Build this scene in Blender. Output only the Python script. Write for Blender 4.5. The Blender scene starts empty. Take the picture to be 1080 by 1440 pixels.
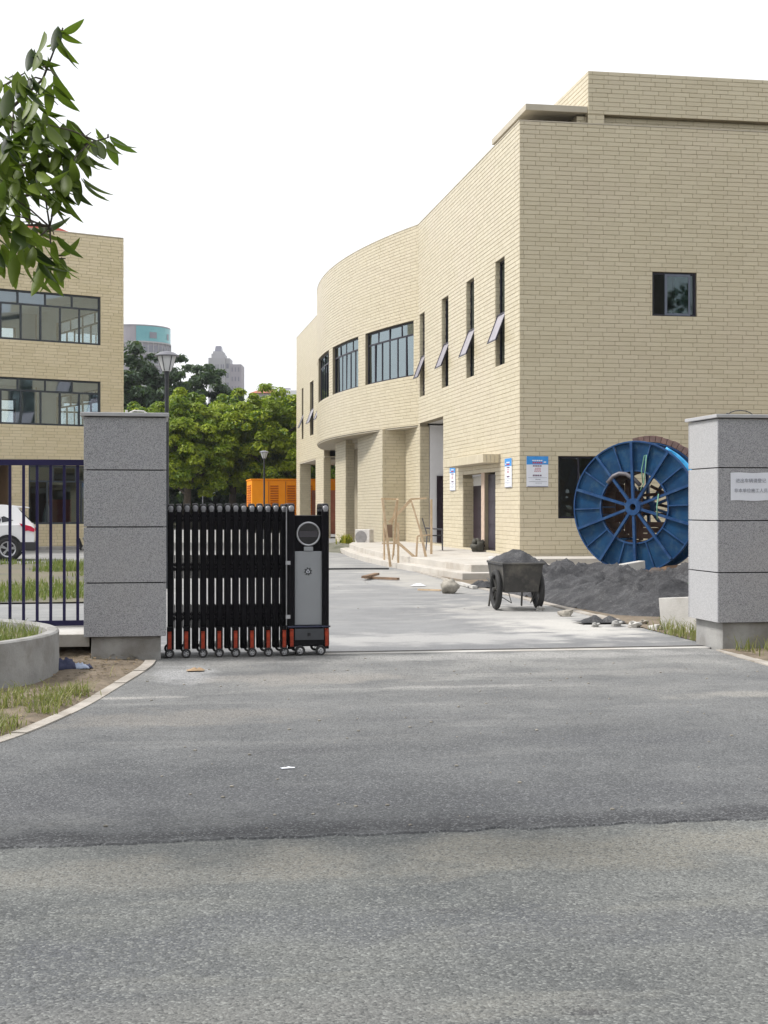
import bpy, math, random
import numpy as np
from mathutils import Matrix, Vector, noise as mnoise
random.seed(7); rng = np.random.default_rng(7)
S = bpy.context.scene
COL = S.collection
PI = math.pi
rad = math.radians

# ------------------------------------------------------------------ camera, sky, sun, exposure
F = 2000.0; HOR = 713.0; CAMH = 1.6
YAW = math.atan(338 / F)
FW = (math.sin(YAW), math.cos(YAW)); RT = (math.cos(YAW), -math.sin(YAW))
cam = bpy.data.cameras.new('camera'); camo = bpy.data.objects.new('camera', cam); COL.objects.link(camo)
camo.location = (0, 0, CAMH); camo.rotation_euler = (PI / 2, 0, -YAW)
cam.sensor_fit = 'VERTICAL'; cam.sensor_height = 36; cam.sensor_width = 27; cam.lens = 50
cam.shift_y = -7 / 1440; cam.clip_end = 3000; cam.clip_start = 0.05
S.camera = camo

SUN_EL, SUN_AZ = rad(52), rad(-82)          # azimuth measured clockwise from +Y
W = bpy.data.worlds.new('World'); S.world = W; W.use_nodes = True
nt = W.node_tree; nt.nodes.clear()
sky = nt.nodes.new('ShaderNodeTexSky'); sky.sky_type = 'NISHITA'; sky.sun_disc = False
sky.sun_elevation = SUN_EL; sky.sun_rotation = SUN_AZ; sky.dust_density = 4; sky.air_density = 1.2
hs = nt.nodes.new('ShaderNodeHueSaturation'); hs.inputs['Saturation'].default_value = .35
mx = nt.nodes.new('ShaderNodeMix'); mx.data_type = 'RGBA'; mx.inputs[0].default_value = .72
mx.inputs[7].default_value = (10.2, 10.35, 10.6, 1)
bg = nt.nodes.new('ShaderNodeBackground'); bg.inputs[1].default_value = .115
wo = nt.nodes.new('ShaderNodeOutputWorld')
nt.links.new(sky.outputs[0], hs.inputs['Color']); nt.links.new(hs.outputs[0], mx.inputs[6])
nt.links.new(mx.outputs[2], bg.inputs[0]); nt.links.new(bg.outputs[0], wo.inputs[0])
sl = bpy.data.lights.new('sun', 'SUN'); sl.energy = 3.3; sl.angle = rad(11); sl.color = (1, .972, .945)
so = bpy.data.objects.new('sun', sl); COL.objects.link(so)
sd = Vector((math.sin(SUN_AZ) * math.cos(SUN_EL), math.cos(SUN_AZ) * math.cos(SUN_EL), math.sin(SUN_EL)))
so.rotation_euler = sd.to_track_quat('Z', 'Y').to_euler(); so.location = sd * 60
S.view_settings.view_transform = 'Standard'; S.view_settings.look = 'None'
S.view_settings.exposure = 0.29; S.view_settings.gamma = 1; S.view_settings.use_curve_mapping = False
S.cycles.max_bounces = 8; S.cycles.transparent_max_bounces = 16

# ------------------------------------------------------------------ survey helpers: sight line of a photo column -> place on the plan
def ray(px):
    u = (px - 540) / F
    return FW[0] + u * RT[0], FW[1] + u * RT[1]
def onX(px, X): d = ray(px); return X * d[1] / d[0]
def onY(px, Y): d = ray(px); return Y * d[0] / d[1]
def at(px, D, z=0): d = ray(px); return Vector((d[0] * D, d[1] * D, z))
def zat(py, D): return CAMH + (HOR - py) * D / F
def gnd(px, py, z=0): D = (CAMH - z) * F / (py - HOR); return at(px, D, z)

# ------------------------------------------------------------------ materials
def nd(nt, t, **kw):
    n = nt.nodes.new(t)
    for k, v in kw.items(): setattr(n, k, v)
    return n
def base(name):
    m = bpy.data.materials.new(name); m.use_nodes = True
    nt = m.node_tree; b = nt.nodes['Principled BSDF']
    return m, nt, b
def mixc(nt, fac, a, b, blend='MIX'):
    n = nd(nt, 'ShaderNodeMix', data_type='RGBA', blend_type=blend)
    for i, x in ((0, fac), (6, a), (7, b)):
        if hasattr(x, 'links') or isinstance(x, bpy.types.NodeSocket): nt.links.new(x, n.inputs[i])
        else: n.inputs[i].default_value = x if i == 0 else (*x, 1)
    return n.outputs[2]
def noise_n(nt, vec, scale, detail=4, rough=.6):
    n = nd(nt, 'ShaderNodeTexNoise'); n.inputs['Scale'].default_value = scale
    n.inputs['Detail'].default_value = detail; n.inputs['Roughness'].default_value = rough
    nt.links.new(vec, n.inputs['Vector']); return n.outputs['Fac']
def ramp(nt, fac, a, b):
    n = nd(nt, 'ShaderNodeMapRange'); nt.links.new(fac, n.inputs[0])
    n.inputs[1].default_value = a; n.inputs[2].default_value = b; return n.outputs[0]
def math_n(nt, op, a, b):
    n = nd(nt, 'ShaderNodeMath', operation=op)
    for i, x in ((0, a), (1, b)):
        if isinstance(x, bpy.types.NodeSocket): nt.links.new(x, n.inputs[i])
        else: n.inputs[i].default_value = x
    return n.outputs[0]
def objvec(nt): return nd(nt, 'ShaderNodeTexCoord').outputs['Object']
def posvec(nt): return nd(nt, 'ShaderNodeNewGeometry').outputs['Position']
def bump(nt, b, h, strength, dist):
    n = nd(nt, 'ShaderNodeBump'); n.inputs['Strength'].default_value = strength; n.inputs['Distance'].default_value = dist
    nt.links.new(h, n.inputs['Height']); nt.links.new(n.outputs[0], b.inputs['Normal'])
def mat(name, c1, c2=None, scale=3, rough=.6, metal=0, bs=0, bscale=30, lo=.35, hi=.65, dirt=None, dscale=1.2, spec=.5, world=False):
    m, nt, b = base(name)
    c2 = c2 or tuple(x * .8 for x in c1)
    v = posvec(nt) if world else objvec(nt)
    c = mixc(nt, ramp(nt, noise_n(nt, v, scale), lo, hi), c1, c2)
    if dirt: c = mixc(nt, ramp(nt, noise_n(nt, v, dscale, 6, .7), .5, .72), c, dirt)
    nt.links.new(c, b.inputs['Base Color'])
    b.inputs['Roughness'].default_value = rough; b.inputs['Metallic'].default_value = metal
    b.inputs['Specular IOR Level'].default_value = spec
    if bs: bump(nt, b, noise_n(nt, v, bscale, 5), bs, .02)
    return m

def brick_mat(name, c1, c2, c3):
    m, nt, b = base(name)
    at_ = nd(nt, 'ShaderNodeAttribute', attribute_name='tone')
    oi = nd(nt, 'ShaderNodeObjectInfo')
    r = math_n(nt, 'FRACT', math_n(nt, 'ADD', at_.outputs['Fac'], oi.outputs['Random']), 0)
    c = mixc(nt, ramp(nt, r, .1, .9), c1, c2)
    p = posvec(nt)
    c = mixc(nt, math_n(nt, 'MULTIPLY', ramp(nt, noise_n(nt, p, .35, 5, .65), .45, .75), .55), c, c3)
    c = mixc(nt, math_n(nt, 'MULTIPLY', ramp(nt, noise_n(nt, p, 9, 4), .5, .8), .12), c, tuple(x * .7 for x in c1))
    nt.links.new(c, b.inputs['Base Color']); b.inputs['Roughness'].default_value = .38
    bump(nt, b, noise_n(nt, p, 25, 3), .05, .004)
    return m
def asphalt(name, dark, light, dust, patch=.35, dust_y=None, speck=1.0, stains=()):
    m, nt, b = base(name); p = posvec(nt)
    big = noise_n(nt, p, patch, 7, .66); mid = noise_n(nt, p, 2.3, 5, .6)
    c = mixc(nt, ramp(nt, big, .4, .6), dark, light)
    c = mixc(nt, math_n(nt, 'MULTIPLY', ramp(nt, mid, .4, .75), .5), c, tuple(x * .78 for x in dark))
    # streaks along the drive, dust dragged by tyres
    mp = nd(nt, 'ShaderNodeMapping'); nt.links.new(p, mp.inputs[0]); mp.inputs['Scale'].default_value = (.45, 1.7, 1); mp.inputs['Rotation'].default_value = (0, 0, .25)
    st = ramp(nt, noise_n(nt, mp.outputs[0], 1.1, 8, .68), .54, .76)
    if dust_y:
        sp = nd(nt, 'ShaderNodeSeparateXYZ'); nt.links.new(p, sp.inputs[0])
        g = ramp(nt, sp.outputs[1], dust_y[0], dust_y[1])
        st = math_n(nt, 'ADD', math_n(nt, 'MULTIPLY', st, math_n(nt, 'ADD', math_n(nt, 'MULTIPLY', g, .6), .28)),
                    math_n(nt, 'MULTIPLY', g, math_n(nt, 'MULTIPLY', ramp(nt, noise_n(nt, p, .9, 6, .65), .25, .7), dust_y[2])))
        st = ramp(nt, st, 0, 1)
    c = mixc(nt, st, c, dust)
    # stains and spills, each with a shape of its own
    wob = nd(nt, 'ShaderNodeTexNoise'); wob.inputs['Scale'].default_value = 2.2; wob.inputs['Detail'].default_value = 6; nt.links.new(p, wob.inputs['Vector'])
    for (sx, sy, rx, ry, colr, amt) in stains:
        mq = nd(nt, 'ShaderNodeMapping'); nt.links.new(p, mq.inputs[0]); mq.inputs['Location'].default_value = (-sx / rx, -sy / ry, 0); mq.inputs['Scale'].default_value = (1 / rx, 1 / ry, 0)
        ln = nd(nt, 'ShaderNodeVectorMath', operation='LENGTH'); nt.links.new(mq.outputs[0], ln.inputs[0])
        dd = math_n(nt, 'ADD', ln.outputs['Value'], math_n(nt, 'MULTIPLY', math_n(nt, 'SUBTRACT', wob.outputs['Fac'], .5), 2.2))
        c = mixc(nt, math_n(nt, 'MULTIPLY', ramp(nt, dd, 1.05, .45), amt), c, colr)
    # aggregate
    vo = nd(nt, 'ShaderNodeTexVoronoi'); vo.inputs['Scale'].default_value = 95; nt.links.new(p, vo.inputs['Vector'])
    gr = nd(nt, 'ShaderNodeSeparateColor'); nt.links.new(vo.outputs['Color'], gr.inputs[0])
    c = mixc(nt, math_n(nt, 'MULTIPLY', ramp(nt, gr.outputs[0], .62, .98), .5 * speck), c, tuple(x * 1.75 for x in light))
    c = mixc(nt, math_n(nt, 'MULTIPLY', ramp(nt, gr.outputs[1], .6, 1), .55 * speck), c, tuple(x * .45 for x in dark))
    f2 = noise_n(nt, p, 55, 3, .7)
    c = mixc(nt, math_n(nt, 'MULTIPLY', ramp(nt, f2, .5, .75), .45 * speck), c, tuple(x * .5 for x in dark))
    nt.links.new(c, b.inputs['Base Color']); b.inputs['Roughness'].default_value = .78
    b.inputs['Specular IOR Level'].default_value = .35
    h = math_n(nt, 'ADD', math_n(nt, 'MULTIPLY', vo.outputs['Distance'], -.7), noise_n(nt, p, 70, 3))
    bump(nt, b, h, .55 * speck, .008)
    return m
def granite(name, a, bb, cc):
    m, nt, b = base(name); v = posvec(nt)
    vo = nd(nt, 'ShaderNodeTexVoronoi'); vo.inputs['Scale'].default_value = 150; nt.links.new(v, vo.inputs['Vector'])
    gr = nd(nt, 'ShaderNodeSeparateColor'); nt.links.new(vo.outputs['Color'], gr.inputs[0])
    c = mixc(nt, ramp(nt, gr.outputs[0], .25, .75), a, bb)
    c = mixc(nt, ramp(nt, gr.outputs[1], .72, .85), c, cc)
    c = mixc(nt, math_n(nt, 'MULTIPLY', ramp(nt, noise_n(nt, v, 1.3, 5), .45, .7), .22), c, (.36, .34, .32))
    nt.links.new(c, b.inputs['Base Color']); b.inputs['Roughness'].default_value = .42
    return m
def leaf_mat(name, c1, c2, trans=.45, rough=.45):
    m, nt, b = base(name); out = nt.nodes['Material Output']
    at_ = nd(nt, 'ShaderNodeAttribute', attribute_name='tone'); oi = nd(nt, 'ShaderNodeObjectInfo')
    r = math_n(nt, 'FRACT', math_n(nt, 'ADD', at_.outputs['Fac'], oi.outputs['Random']), 0)
    c = mixc(nt, r, c1, c2)
    nt.links.new(c, b.inputs['Base Color']); b.inputs['Roughness'].default_value = rough; b.inputs['Specular IOR Level'].default_value = .4
    tr = nd(nt, 'ShaderNodeBsdfTranslucent'); nt.links.new(mixc(nt, .5, c, (.25, .42, .04)), tr.inputs[0])
    ms = nd(nt, 'ShaderNodeMixShader'); ms.inputs[0].default_value = trans
    nt.links.new(b.outputs[0], ms.inputs[1]); nt.links.new(tr.outputs[0], ms.inputs[2]); nt.links.new(ms.outputs[0], out.inputs[0])
    return m
def glass_mat(name, tint, refl=.3, gcol=(.9, .95, 1)):
    m, nt, b = base(name); out = nt.nodes['Material Output']
    t = nd(nt, 'ShaderNodeBsdfTransparent'); t.inputs[0].default_value = (*tint, 1)
    g = nd(nt, 'ShaderNodeBsdfGlossy'); g.inputs['Roughness'].default_value = .02; g.inputs[0].default_value = (*gcol, 1)
    lw = nd(nt, 'ShaderNodeLayerWeight'); lw.inputs[0].default_value = .35
    f = math_n(nt, 'ADD', math_n(nt, 'MULTIPLY', lw.outputs['Fresnel'], .6), refl * .4)
    ms = nd(nt, 'ShaderNodeMixShader'); nt.links.new(f, ms.inputs[0])
    nt.links.new(t.outputs[0], ms.inputs[1]); nt.links.new(g.outputs[0], ms.inputs[2]); nt.links.new(ms.outputs[0], out.inputs[0])
    return m
def net_mat(name):
    m, nt, b = base(name); p = posvec(nt)
    c = mixc(nt, ramp(nt, noise_n(nt, p, 1.3, 8, .72), .36, .62), (.016, .016, .019), (.085, .085, .09))
    c = mixc(nt, ramp(nt, noise_n(nt, p, 4.5, 7, .75), .5, .74), c, (.16, .158, .158))
    c = mixc(nt, ramp(nt, noise_n(nt, p, 11, 5, .75), .56, .68), c, (.03, .03, .033))
    wv = nd(nt, 'ShaderNodeTexVoronoi'); wv.inputs['Scale'].default_value = 34; nt.links.new(p, wv.inputs[0])
    c = mixc(nt, math_n(nt, 'MULTIPLY', ramp(nt, wv.outputs['Distance'], .2, .6), .5), c, (.016, .016, .018))
    sp = nd(nt, 'ShaderNodeSeparateXYZ'); nt.links.new(p, sp.inputs[0])
    br = math_n(nt, 'MULTIPLY', ramp(nt, sp.outputs[0], 9.3, 10.4), ramp(nt, noise_n(nt, p, 1.6, 5), .42, .6))
    c = mixc(nt, br, c, (.1, .07, .052))
    nt.links.new(c, b.inputs['Base Color']); b.inputs['Roughness'].default_value = .75
    wr = nd(nt, 'ShaderNodeTexVoronoi', feature='DISTANCE_TO_EDGE'); wr.inputs['Scale'].default_value = 1.5; nt.links.new(p, wr.inputs[0])
    bump(nt, b, math_n(nt, 'ADD', math_n(nt, 'MULTIPLY', ramp(nt, wr.outputs['Distance'], 0, .12), .4), math_n(nt, 'MULTIPLY', noise_n(nt, p, 20, 6, .75), .9)), .9, .05)
    return m

TAN = brick_mat('tan_glazed_brick', (.53, .468, .332), (.575, .512, .37), (.56, .485, .37))
TANW = brick_mat('warm_tan_brick', (.585, .505, .335), (.64, .555, .385), (.58, .495, .345))
MORTAR = mat('mortar', (.25, .215, .15), (.3, .26, .185), 4, .9)
PLASTER = mat('pale_plaster', (.55, .54, .52), (.48, .47, .45), 2, .85, bs=.15)
WHITEP = mat('white_paint', (.74, .74, .76), (.66, .66, .68), 1.5, .7)
SOFFIT = mat('soffit_plaster', (.5, .45, .36), (.43, .39, .31), 1.5, .85)
CONC = mat('concrete', (.34, .335, .32), (.24, .235, .225), 2.2, .85, bs=.35, bscale=40, dirt=(.17, .155, .135))
CONCL = mat('light_concrete', (.5, .485, .455), (.4, .385, .36), 2.5, .85, bs=.3, bscale=45, dirt=(.3, .265, .22))
KERB = mat('kerb_concrete', (.40, .365, .32), (.3, .275, .24), 3, .85, bs=.35, bscale=45, dirt=(.2, .165, .125), dscale=2)
PLATF = mat('dusty_paving', (.5, .47, .42), (.42, .395, .355), 1.4, .85, bs=.2, dirt=(.34, .3, .25))
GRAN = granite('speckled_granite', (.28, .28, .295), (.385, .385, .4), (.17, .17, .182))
GRANP = mat('polished_grey_stone', (.42, .42, .43), (.36, .36, .37), 3, .4)
DKFRAME = mat('dark_window_frame', (.024, .022, .034), (.018, .017, .027), 5, .45, spec=.3)
GRFRAME = mat('grey_window_frame', (.045, .055, .066), (.036, .044, .055), 5, .45, spec=.3)
MAROON = mat('dark_maroon_door', (.026, .015, .022), (.018, .011, .017), 6, .5, spec=.25)
GLASS = glass_mat('clear_glass', (.8, .88, .89), .6, (.62, .7, .76))
GLASSD = glass_mat('tinted_glass', (.55, .64, .65), .32, (.40, .475, .5))
BLACKM = mat('black_gate_steel', (.004, .004, .005), (.007, .006, .009), 8, .4, dirt=(.011, .0105, .011), spec=.12)
CAPM = mat('shine_toned_cap', (.24, .24, .25), (.09, .09, .1), 9, .3, spec=.6)  # pale grey on black caps: shine of the hoop tops put into the colour
STEELG = mat('silver_grey_panel', (.30, .31, .325), (.27, .28, .295), 1.5, .42, .3)
CHROME = mat('brushed_steel', (.55, .55, .57), (.45, .45, .47), 12, .3, .8)
RUBBER = mat('black_rubber', (.018, .018, .019), (.03, .029, .028), 10, .8)
REDREF = mat('orange_red_reflector', (.36, .042, .012), (.14, .017, .01), 11, .35, lo=.4, hi=.6, spec=.3)
NAVY = mat('navy_fence_paint', (.017, .015, .06), (.022, .018, .07), 5, .45, spec=.25)
BLUE = mat('weathered_blue_paint', (.003, .03, .085), (.004, .055, .14), 2.2, .6, bs=.15, bscale=18, dirt=(.03, .075, .12), dscale=4, spec=.2)
BLUED = mat('blue_rib_paint', (.005, .036, .12), (.01, .06, .17), 2.5, .5, dirt=(.04, .09, .18), dscale=5, spec=.3)
RUST = mat('rusty_steel', (.035, .018, .013), (.07, .034, .022), 3, .85, bs=.3)
WOODL = mat('raw_timber', (.58, .44, .29), (.46, .33, .2), 6, .75)
WOODD = mat('old_plank', (.24, .15, .09), (.17, .11, .07), 5, .8)
ORANGE = mat('orange_paint', (.86, .3, .004), (.8, .265, .004), 1.2, .5, spec=.2)
DARK = mat('dark_void', (.012, .012, .014), (.018, .018, .02), 3, .8)
SOIL = mat('bare_soil', (.22, .175, .125), (.12, .092, .063), 3.2, .95, bs=1, bscale=22, dirt=(.085, .07, .046), dscale=2.6, world=True)
LAWNS = mat('lawn_soil', (.13, .125, .075), (.15, .13, .095), .6, .95, bs=.6, bscale=12, dirt=(.085, .085, .095), dscale=.5, world=True)
FIELD = mat('field_ground', (.13, .12, .07), (.09, .1, .05), .08, .95, world=True)
NET = net_mat('dust_net')
ASPH = asphalt('apron_asphalt', (.07, .073, .077), (.128, .131, .132), (.315, .31, .29), .5, (8.6, 14.6, .95), 1.25, [(.38, 13.7, .3, .9, (.42, .42, .42), .6), (-.12, 12.1, .4, .1, (.42, .4, .37), .7), (3.6, 14.9, 3.2, .4, (.4, .39, .37), .6), (1.6, 13.2, 1.2, .5, (.34, .31, .27), .45), (.2, 10.9, 1.2, .5, (.27, .245, .21), .4),
    (3, 7.05, 9, .2, (.045, .046, .05), .85), (0, 7.0, 2, .1, (.03, .031, .034), .6), (2.6, 7.0, 1.5, .09, (.03, .031, .034), .6), (-.6, 7.9, 2.2, .6, (.07, .072, .078), .55), (2.6, 7.6, 1.6, .35, (.07, .072, .078), .5), (1.15, 9.3, .5, .2, (.06, .06, .064), .6), (2.1, 10.6, .7, .2, (.07, .07, .075), .4), (3.4, 9.4, 1.1, .4, (.08, .082, .088), .5), (5, 11.5, .8, .25, (.36, .34, .3), .5), (2.9, 12.4, 1.0, .12, (.36, .35, .33), .5), (4.5, 13.2, 1.4, .3, (.3, .29, .27), .4)])
ROADM = asphalt('old_road_asphalt', (.09, .095, .095), (.15, .154, .145), (.215, .212, .185), .55, None, 1.25,
    [(2.4, 6.45, 2.6, .4, (.245, .23, .19), .6), (-.3, 6.3, 1.6, .3, (.2, .19, .165), .5), (.7, 5.4, 1.0, .3, (.085, .09, .1), .5), (-.4, 4.9, .8, .5, (.09, .095, .105), .45), (1.9, 5.2, .9, .3, (.085, .09, .1), .4), (1.4, 4.35, .09, .035, (.05, .05, .053), .8), (1.2, 5.55, .16, .05, (.06, .06, .065), .6), (.2, 4.5, 1.2, .25, (.2, .195, .18), .35)])
YARD = asphalt('yard_concrete', (.15, .152, .157), (.21, .212, .214), (.4, .392, .37), .3, (15, 30, .6), .4, [(5.7, 18.4, .9, 1.7, (.5, .48, .45), .7), (5.6, 20, 1.3, 4, (.5, .48, .44), .5), (5.9, 31, .9, 6, (.45, .42, .37), .5), (3.4, 17.0, 3.2, .9, (.45, .44, .42), .55)])
GRASS = leaf_mat('grass_blade', (.09, .13, .03), (.24, .24, .085), .3)
WEED = leaf_mat('dry_weed', (.15, .17, .05), (.32, .28, .12), .3)
CAMPH = leaf_mat('bright_camphor_leaf', (.045, .11, .004), (.33, .39, .011), .32)
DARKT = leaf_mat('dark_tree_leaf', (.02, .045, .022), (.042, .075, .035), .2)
FGLEAF = leaf_mat('large_glossy_leaf', (.01, .022, .009), (.16, .22, .02), .32, .5)
BARK = mat('bark', (.09, .07, .05), (.06, .048, .036), 9, .9, bs=.6)
CARW = mat('white_car_paint', (.78, .78, .79), (.76, .76, .77), 1, .2)
TAIL = mat('red_lamp_lens', (.6, .01, .06), (.45, .005, .03), 8, .2)
PAPER = mat('white_paper', (.72, .74, .8), (.68, .7, .76), 4, .7)
INKG = mat('grey_ink', (.28, .29, .34), None, 9, .7)
POSTB = mat('poster_blue', (.05, .3, .72), (.03, .24, .62), 5, .5)
INKR = mat('red_ink', (.5, .08, .12), None, 9, .6)
INKD = mat('dark_ink', (.2, .14, .2), None, 9, .6)
TARP = mat('sky_blue_tarp', (.05, .4, .78), (.04, .33, .68), 3, .5)
LOUV = mat('louvre_orange', (.5, .13, .003), (.42, .11, .003), 2, .6, spec=.2)
LAG = mat('lagging_wood', (.17, .1, .085), (.1, .065, .06), 6, .85)
ROPE = mat('green_rope', (.12, .3, .2), (.2, .38, .28), 14, .8)
CLOTHB = mat('navy_cloth', (.02, .025, .06), (.05, .055, .1), 9, .9)
CLOTHW = mat('pale_blue_cloth', (.45, .5, .62), (.3, .35, .46), 9, .9)
ROCK = mat('dusty_stone', (.36, .33, .28), (.2, .185, .155), 8, .9, bs=.7, bscale=18)
LAMPD = mat('lamp_dark_metal', (.025, .028, .034), (.04, .042, .05), 6, .45)
FROST = mat('frosted_plastic', (.62, .63, .64), (.55, .56, .57), 3, .35)
TEALG = mat('teal_curtain_glass', (.16, .42, .46), (.1, .32, .38), .12, .2, world=True)
TOWC = mat('hazed_tower_stone', (.42, .415, .44), (.37, .365, .39), .05, .8, world=True)  # tower stones kept pale and low in contrast: haze put into the colour
TOWP = mat('hazed_mauve_stone', (.37, .345, .385), (.33, .305, .35), .05, .8, world=True)
TOWD = mat('hazed_tower_window', (.19, .19, .235), (.23, .23, .27), .3, .3, world=True)  # windows lifted towards the stone tone, haze painted in
REDROOF = mat('red_roof_tile', (.42, .15, .1), (.34, .12, .08), 1, .8)
CARDB = mat('cardboard', (.36, .25, .15), (.28, .19, .11), 6, .85)
WHITEU = mat('off_white_plastic', (.6, .58, .55), (.5, .48, .46), 5, .55, dirt=(.36, .33, .3))
PINKW = mat('pale_timber_post', (.55, .42, .33), None, 5, .7)

# ------------------------------------------------------------------ object helpers
MW = {}
def put(o, parent=None, M=None):
    COL.objects.link(o)
    if parent is not None: o.parent = parent
    return o
def tag(o, label=None, cat=None, group=None, kind=None):
    if label: o['label'] = label
    if cat: o['category'] = cat
    if group: o['group'] = group
    if kind: o['kind'] = kind
    return o
def thing(name, label, cat, loc=(0, 0, 0), rz=0, group=None):
    o = bpy.data.objects.new(name, None); put(o); o.location = loc; o.rotation_euler = (0, 0, rz)
    o.empty_display_size = .2
    MW[o.name] = Matrix.Translation(Vector(loc)) @ Matrix.Rotation(rz, 4, 'Z')
    return tag(o, label, cat, group)
class MB:
    def __init__(s): s.v = []; s.f = []
    def add(s, vs, fs):
        n = len(s.v); s.v += [tuple(p) for p in vs]; s.f += [tuple(i + n for i in f) for f in fs]; return s
    def hexa(s, p): return s.add(p, [(0, 3, 2, 1), (4, 5, 6, 7), (0, 1, 5, 4), (1, 2, 6, 5), (2, 3, 7, 6), (3, 0, 4, 7)])
    def box(s, x0, x1, y0, y1, z0, z1):
        return s.hexa([(x0, y0, z0), (x1, y0, z0), (x1, y1, z0), (x0, y1, z0), (x0, y0, z1), (x1, y0, z1), (x1, y1, z1), (x0, y1, z1)])
    def bar(s, a, b, w, h, up=(0, 0, 1)):
        a = Vector(a); b = Vector(b); d = (b - a).normalized(); u = Vector(up)
        if abs(d.dot(u)) > .98: u = Vector((0, 1, 0))
        r = d.cross(u).normalized() * w / 2; u = r.cross(d).normalized() * h / 2
        return s.hexa([a - r - u, a + r - u, b + r - u, b - r - u, a - r + u, a + r + u, b + r + u, b - r + u])
    def tube(s, pts, r, n=8, caps=True):
        pts = [Vector(p) for p in pts]; rr = r if isinstance(r, (list, tuple)) else [r] * len(pts); vs = []; prev = None
        for i, p in enumerate(pts):
            d = (pts[min(i + 1, len(pts) - 1)] - pts[max(i - 1, 0)]).normalized()
            if prev is None: prev = d.orthogonal().normalized()
            a = (prev - d * prev.dot(d)).normalized(); prev = a; b = d.cross(a)
            vs += [p + (a * math.cos(2 * PI * k / n) + b * math.sin(2 * PI * k / n)) * rr[i] for k in range(n)]
        m = len(pts)
        fs = [(i * n + k, i * n + (k + 1) % n, (i + 1) * n + (k + 1) % n, (i + 1) * n + k) for i in range(m - 1) for k in range(n)]
        if caps: fs += [tuple(range(n - 1, -1, -1)), tuple((m - 1) * n + k for k in range(n))]
        return s.add(vs, fs)
    def lathe(s, prof, n=24, axis='Z', c=(0, 0, 0), a0=0, a1=2 * PI, closed_prof=False):
        full = abs(a1 - a0 - 2 * PI) < 1e-6; k = n if full else n + 1; vs = []
        for j in range(k):
            t = a0 + (a1 - a0) * j / n; ct, st = math.cos(t), math.sin(t)
            for r, h in prof:
                q = (r * ct, r * st, h) if axis == 'Z' else ((r * ct, h, r * st) if axis == 'Y' else (h, r * ct, r * st))
                vs.append((q[0] + c[0], q[1] + c[1], q[2] + c[2]))
        m = len(prof); fs = []
        for j in range(n):
            jj = (j + 1) % k
            for i in range(m if closed_prof else m - 1):
                i2 = (i + 1) % m; fs.append((j * m + i, jj * m + i, jj * m + i2, j * m + i2))
        return s.add(vs, fs)
    def prism(s, poly, z0, z1):
        n = len(poly)
        return s.add([(x, y, z0) for x, y in poly] + [(x, y, z1) for x, y in poly],
                     [tuple(range(n - 1, -1, -1)), tuple(range(n, 2 * n))] + [(i, (i + 1) % n, n + (i + 1) % n, n + i) for i in range(n)])
    def ball(s, c, r, n=10, m=7, jit=0, sq=(1, 1, 1)):
        vs = []
        for i in range(m + 1):
            for k in range(n):
                t = PI * i / m; a = 2 * PI * k / n
                d = Vector((math.sin(t) * math.cos(a), math.sin(t) * math.sin(a), math.cos(t)))
                q = r * (1 + jit * mnoise.noise(d * 1.7 + Vector(c) * 3.1))
                vs.append((c[0] + d.x * q * sq[0], c[1] + d.y * q * sq[1], c[2] + d.z * q * sq[2]))
        return s.add(vs, [(i * n + k, i * n + (k + 1) % n, (i + 1) * n + (k + 1) % n, (i + 1) * n + k) for i in range(m) for k in range(n)])
    def mesh(s, name, m, smooth=False):
        me = bpy.data.meshes.new(name); me.from_pydata(s.v, [], s.f); me.materials.append(m)
        if smooth: me.polygons.foreach_set('use_smooth', [True] * len(me.polygons))
        me.update(); return me
    def build(s, name, m, parent=None, smooth=False, world=False, bev=0, solid=0):
        if world and parent is not None:
            q = parent; M = Matrix.Identity(4)
            while q is not None:
                if q.name in MW: M = MW[q.name] @ M
                q = q.parent
            inv = M.inverted(); s.v = [tuple(inv @ Vector(p)) for p in s.v]
        o = bpy.data.objects.new(name, s.mesh(name, m, smooth)); put(o, parent)
        if bev:
            b = o.modifiers.new('bevel', 'BEVEL'); b.width = bev; b.segments = 2; b.limit_method = 'ANGLE'
        if solid:
            b = o.modifiers.new('solid', 'SOLIDIFY'); b.thickness = solid
        return o
def npmesh(name, V, Q, m, tone=None, tri=False):
    V = np.asarray(V, np.float32); Q = np.asarray(Q, np.int32); k = Q.shape[1]
    me = bpy.data.meshes.new(name); me.vertices.add(len(V)); me.vertices.foreach_set('co', V.ravel())
    me.loops.add(Q.size); me.loops.foreach_set('vertex_index', Q.ravel()); me.polygons.add(len(Q))
    me.polygons.foreach_set('loop_start', np.arange(0, Q.size, k, dtype=np.int32))
    me.polygons.foreach_set('loop_total', np.full(len(Q), k, np.int32))
    if tone is not None:
        a = me.attributes.new('tone', 'FLOAT', 'FACE'); a.data.foreach_set('value', np.asarray(tone, np.float32))
    me.polygons.foreach_set('use_smooth', np.zeros(len(Q), bool)); me.materials.append(m); me.update(calc_edges=True); return me
def copy_tree(o, parent=None):
    c = o.copy(); COL.objects.link(c)
    if parent is not None: c.parent = parent
    for ch in list(o.children): copy_tree(ch, c)
    return c
def structure(o): o['kind'] = 'structure'; return o
def stuff(o, label=None, cat=None):
    o['kind'] = 'stuff'; return tag(o, label, cat)

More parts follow.
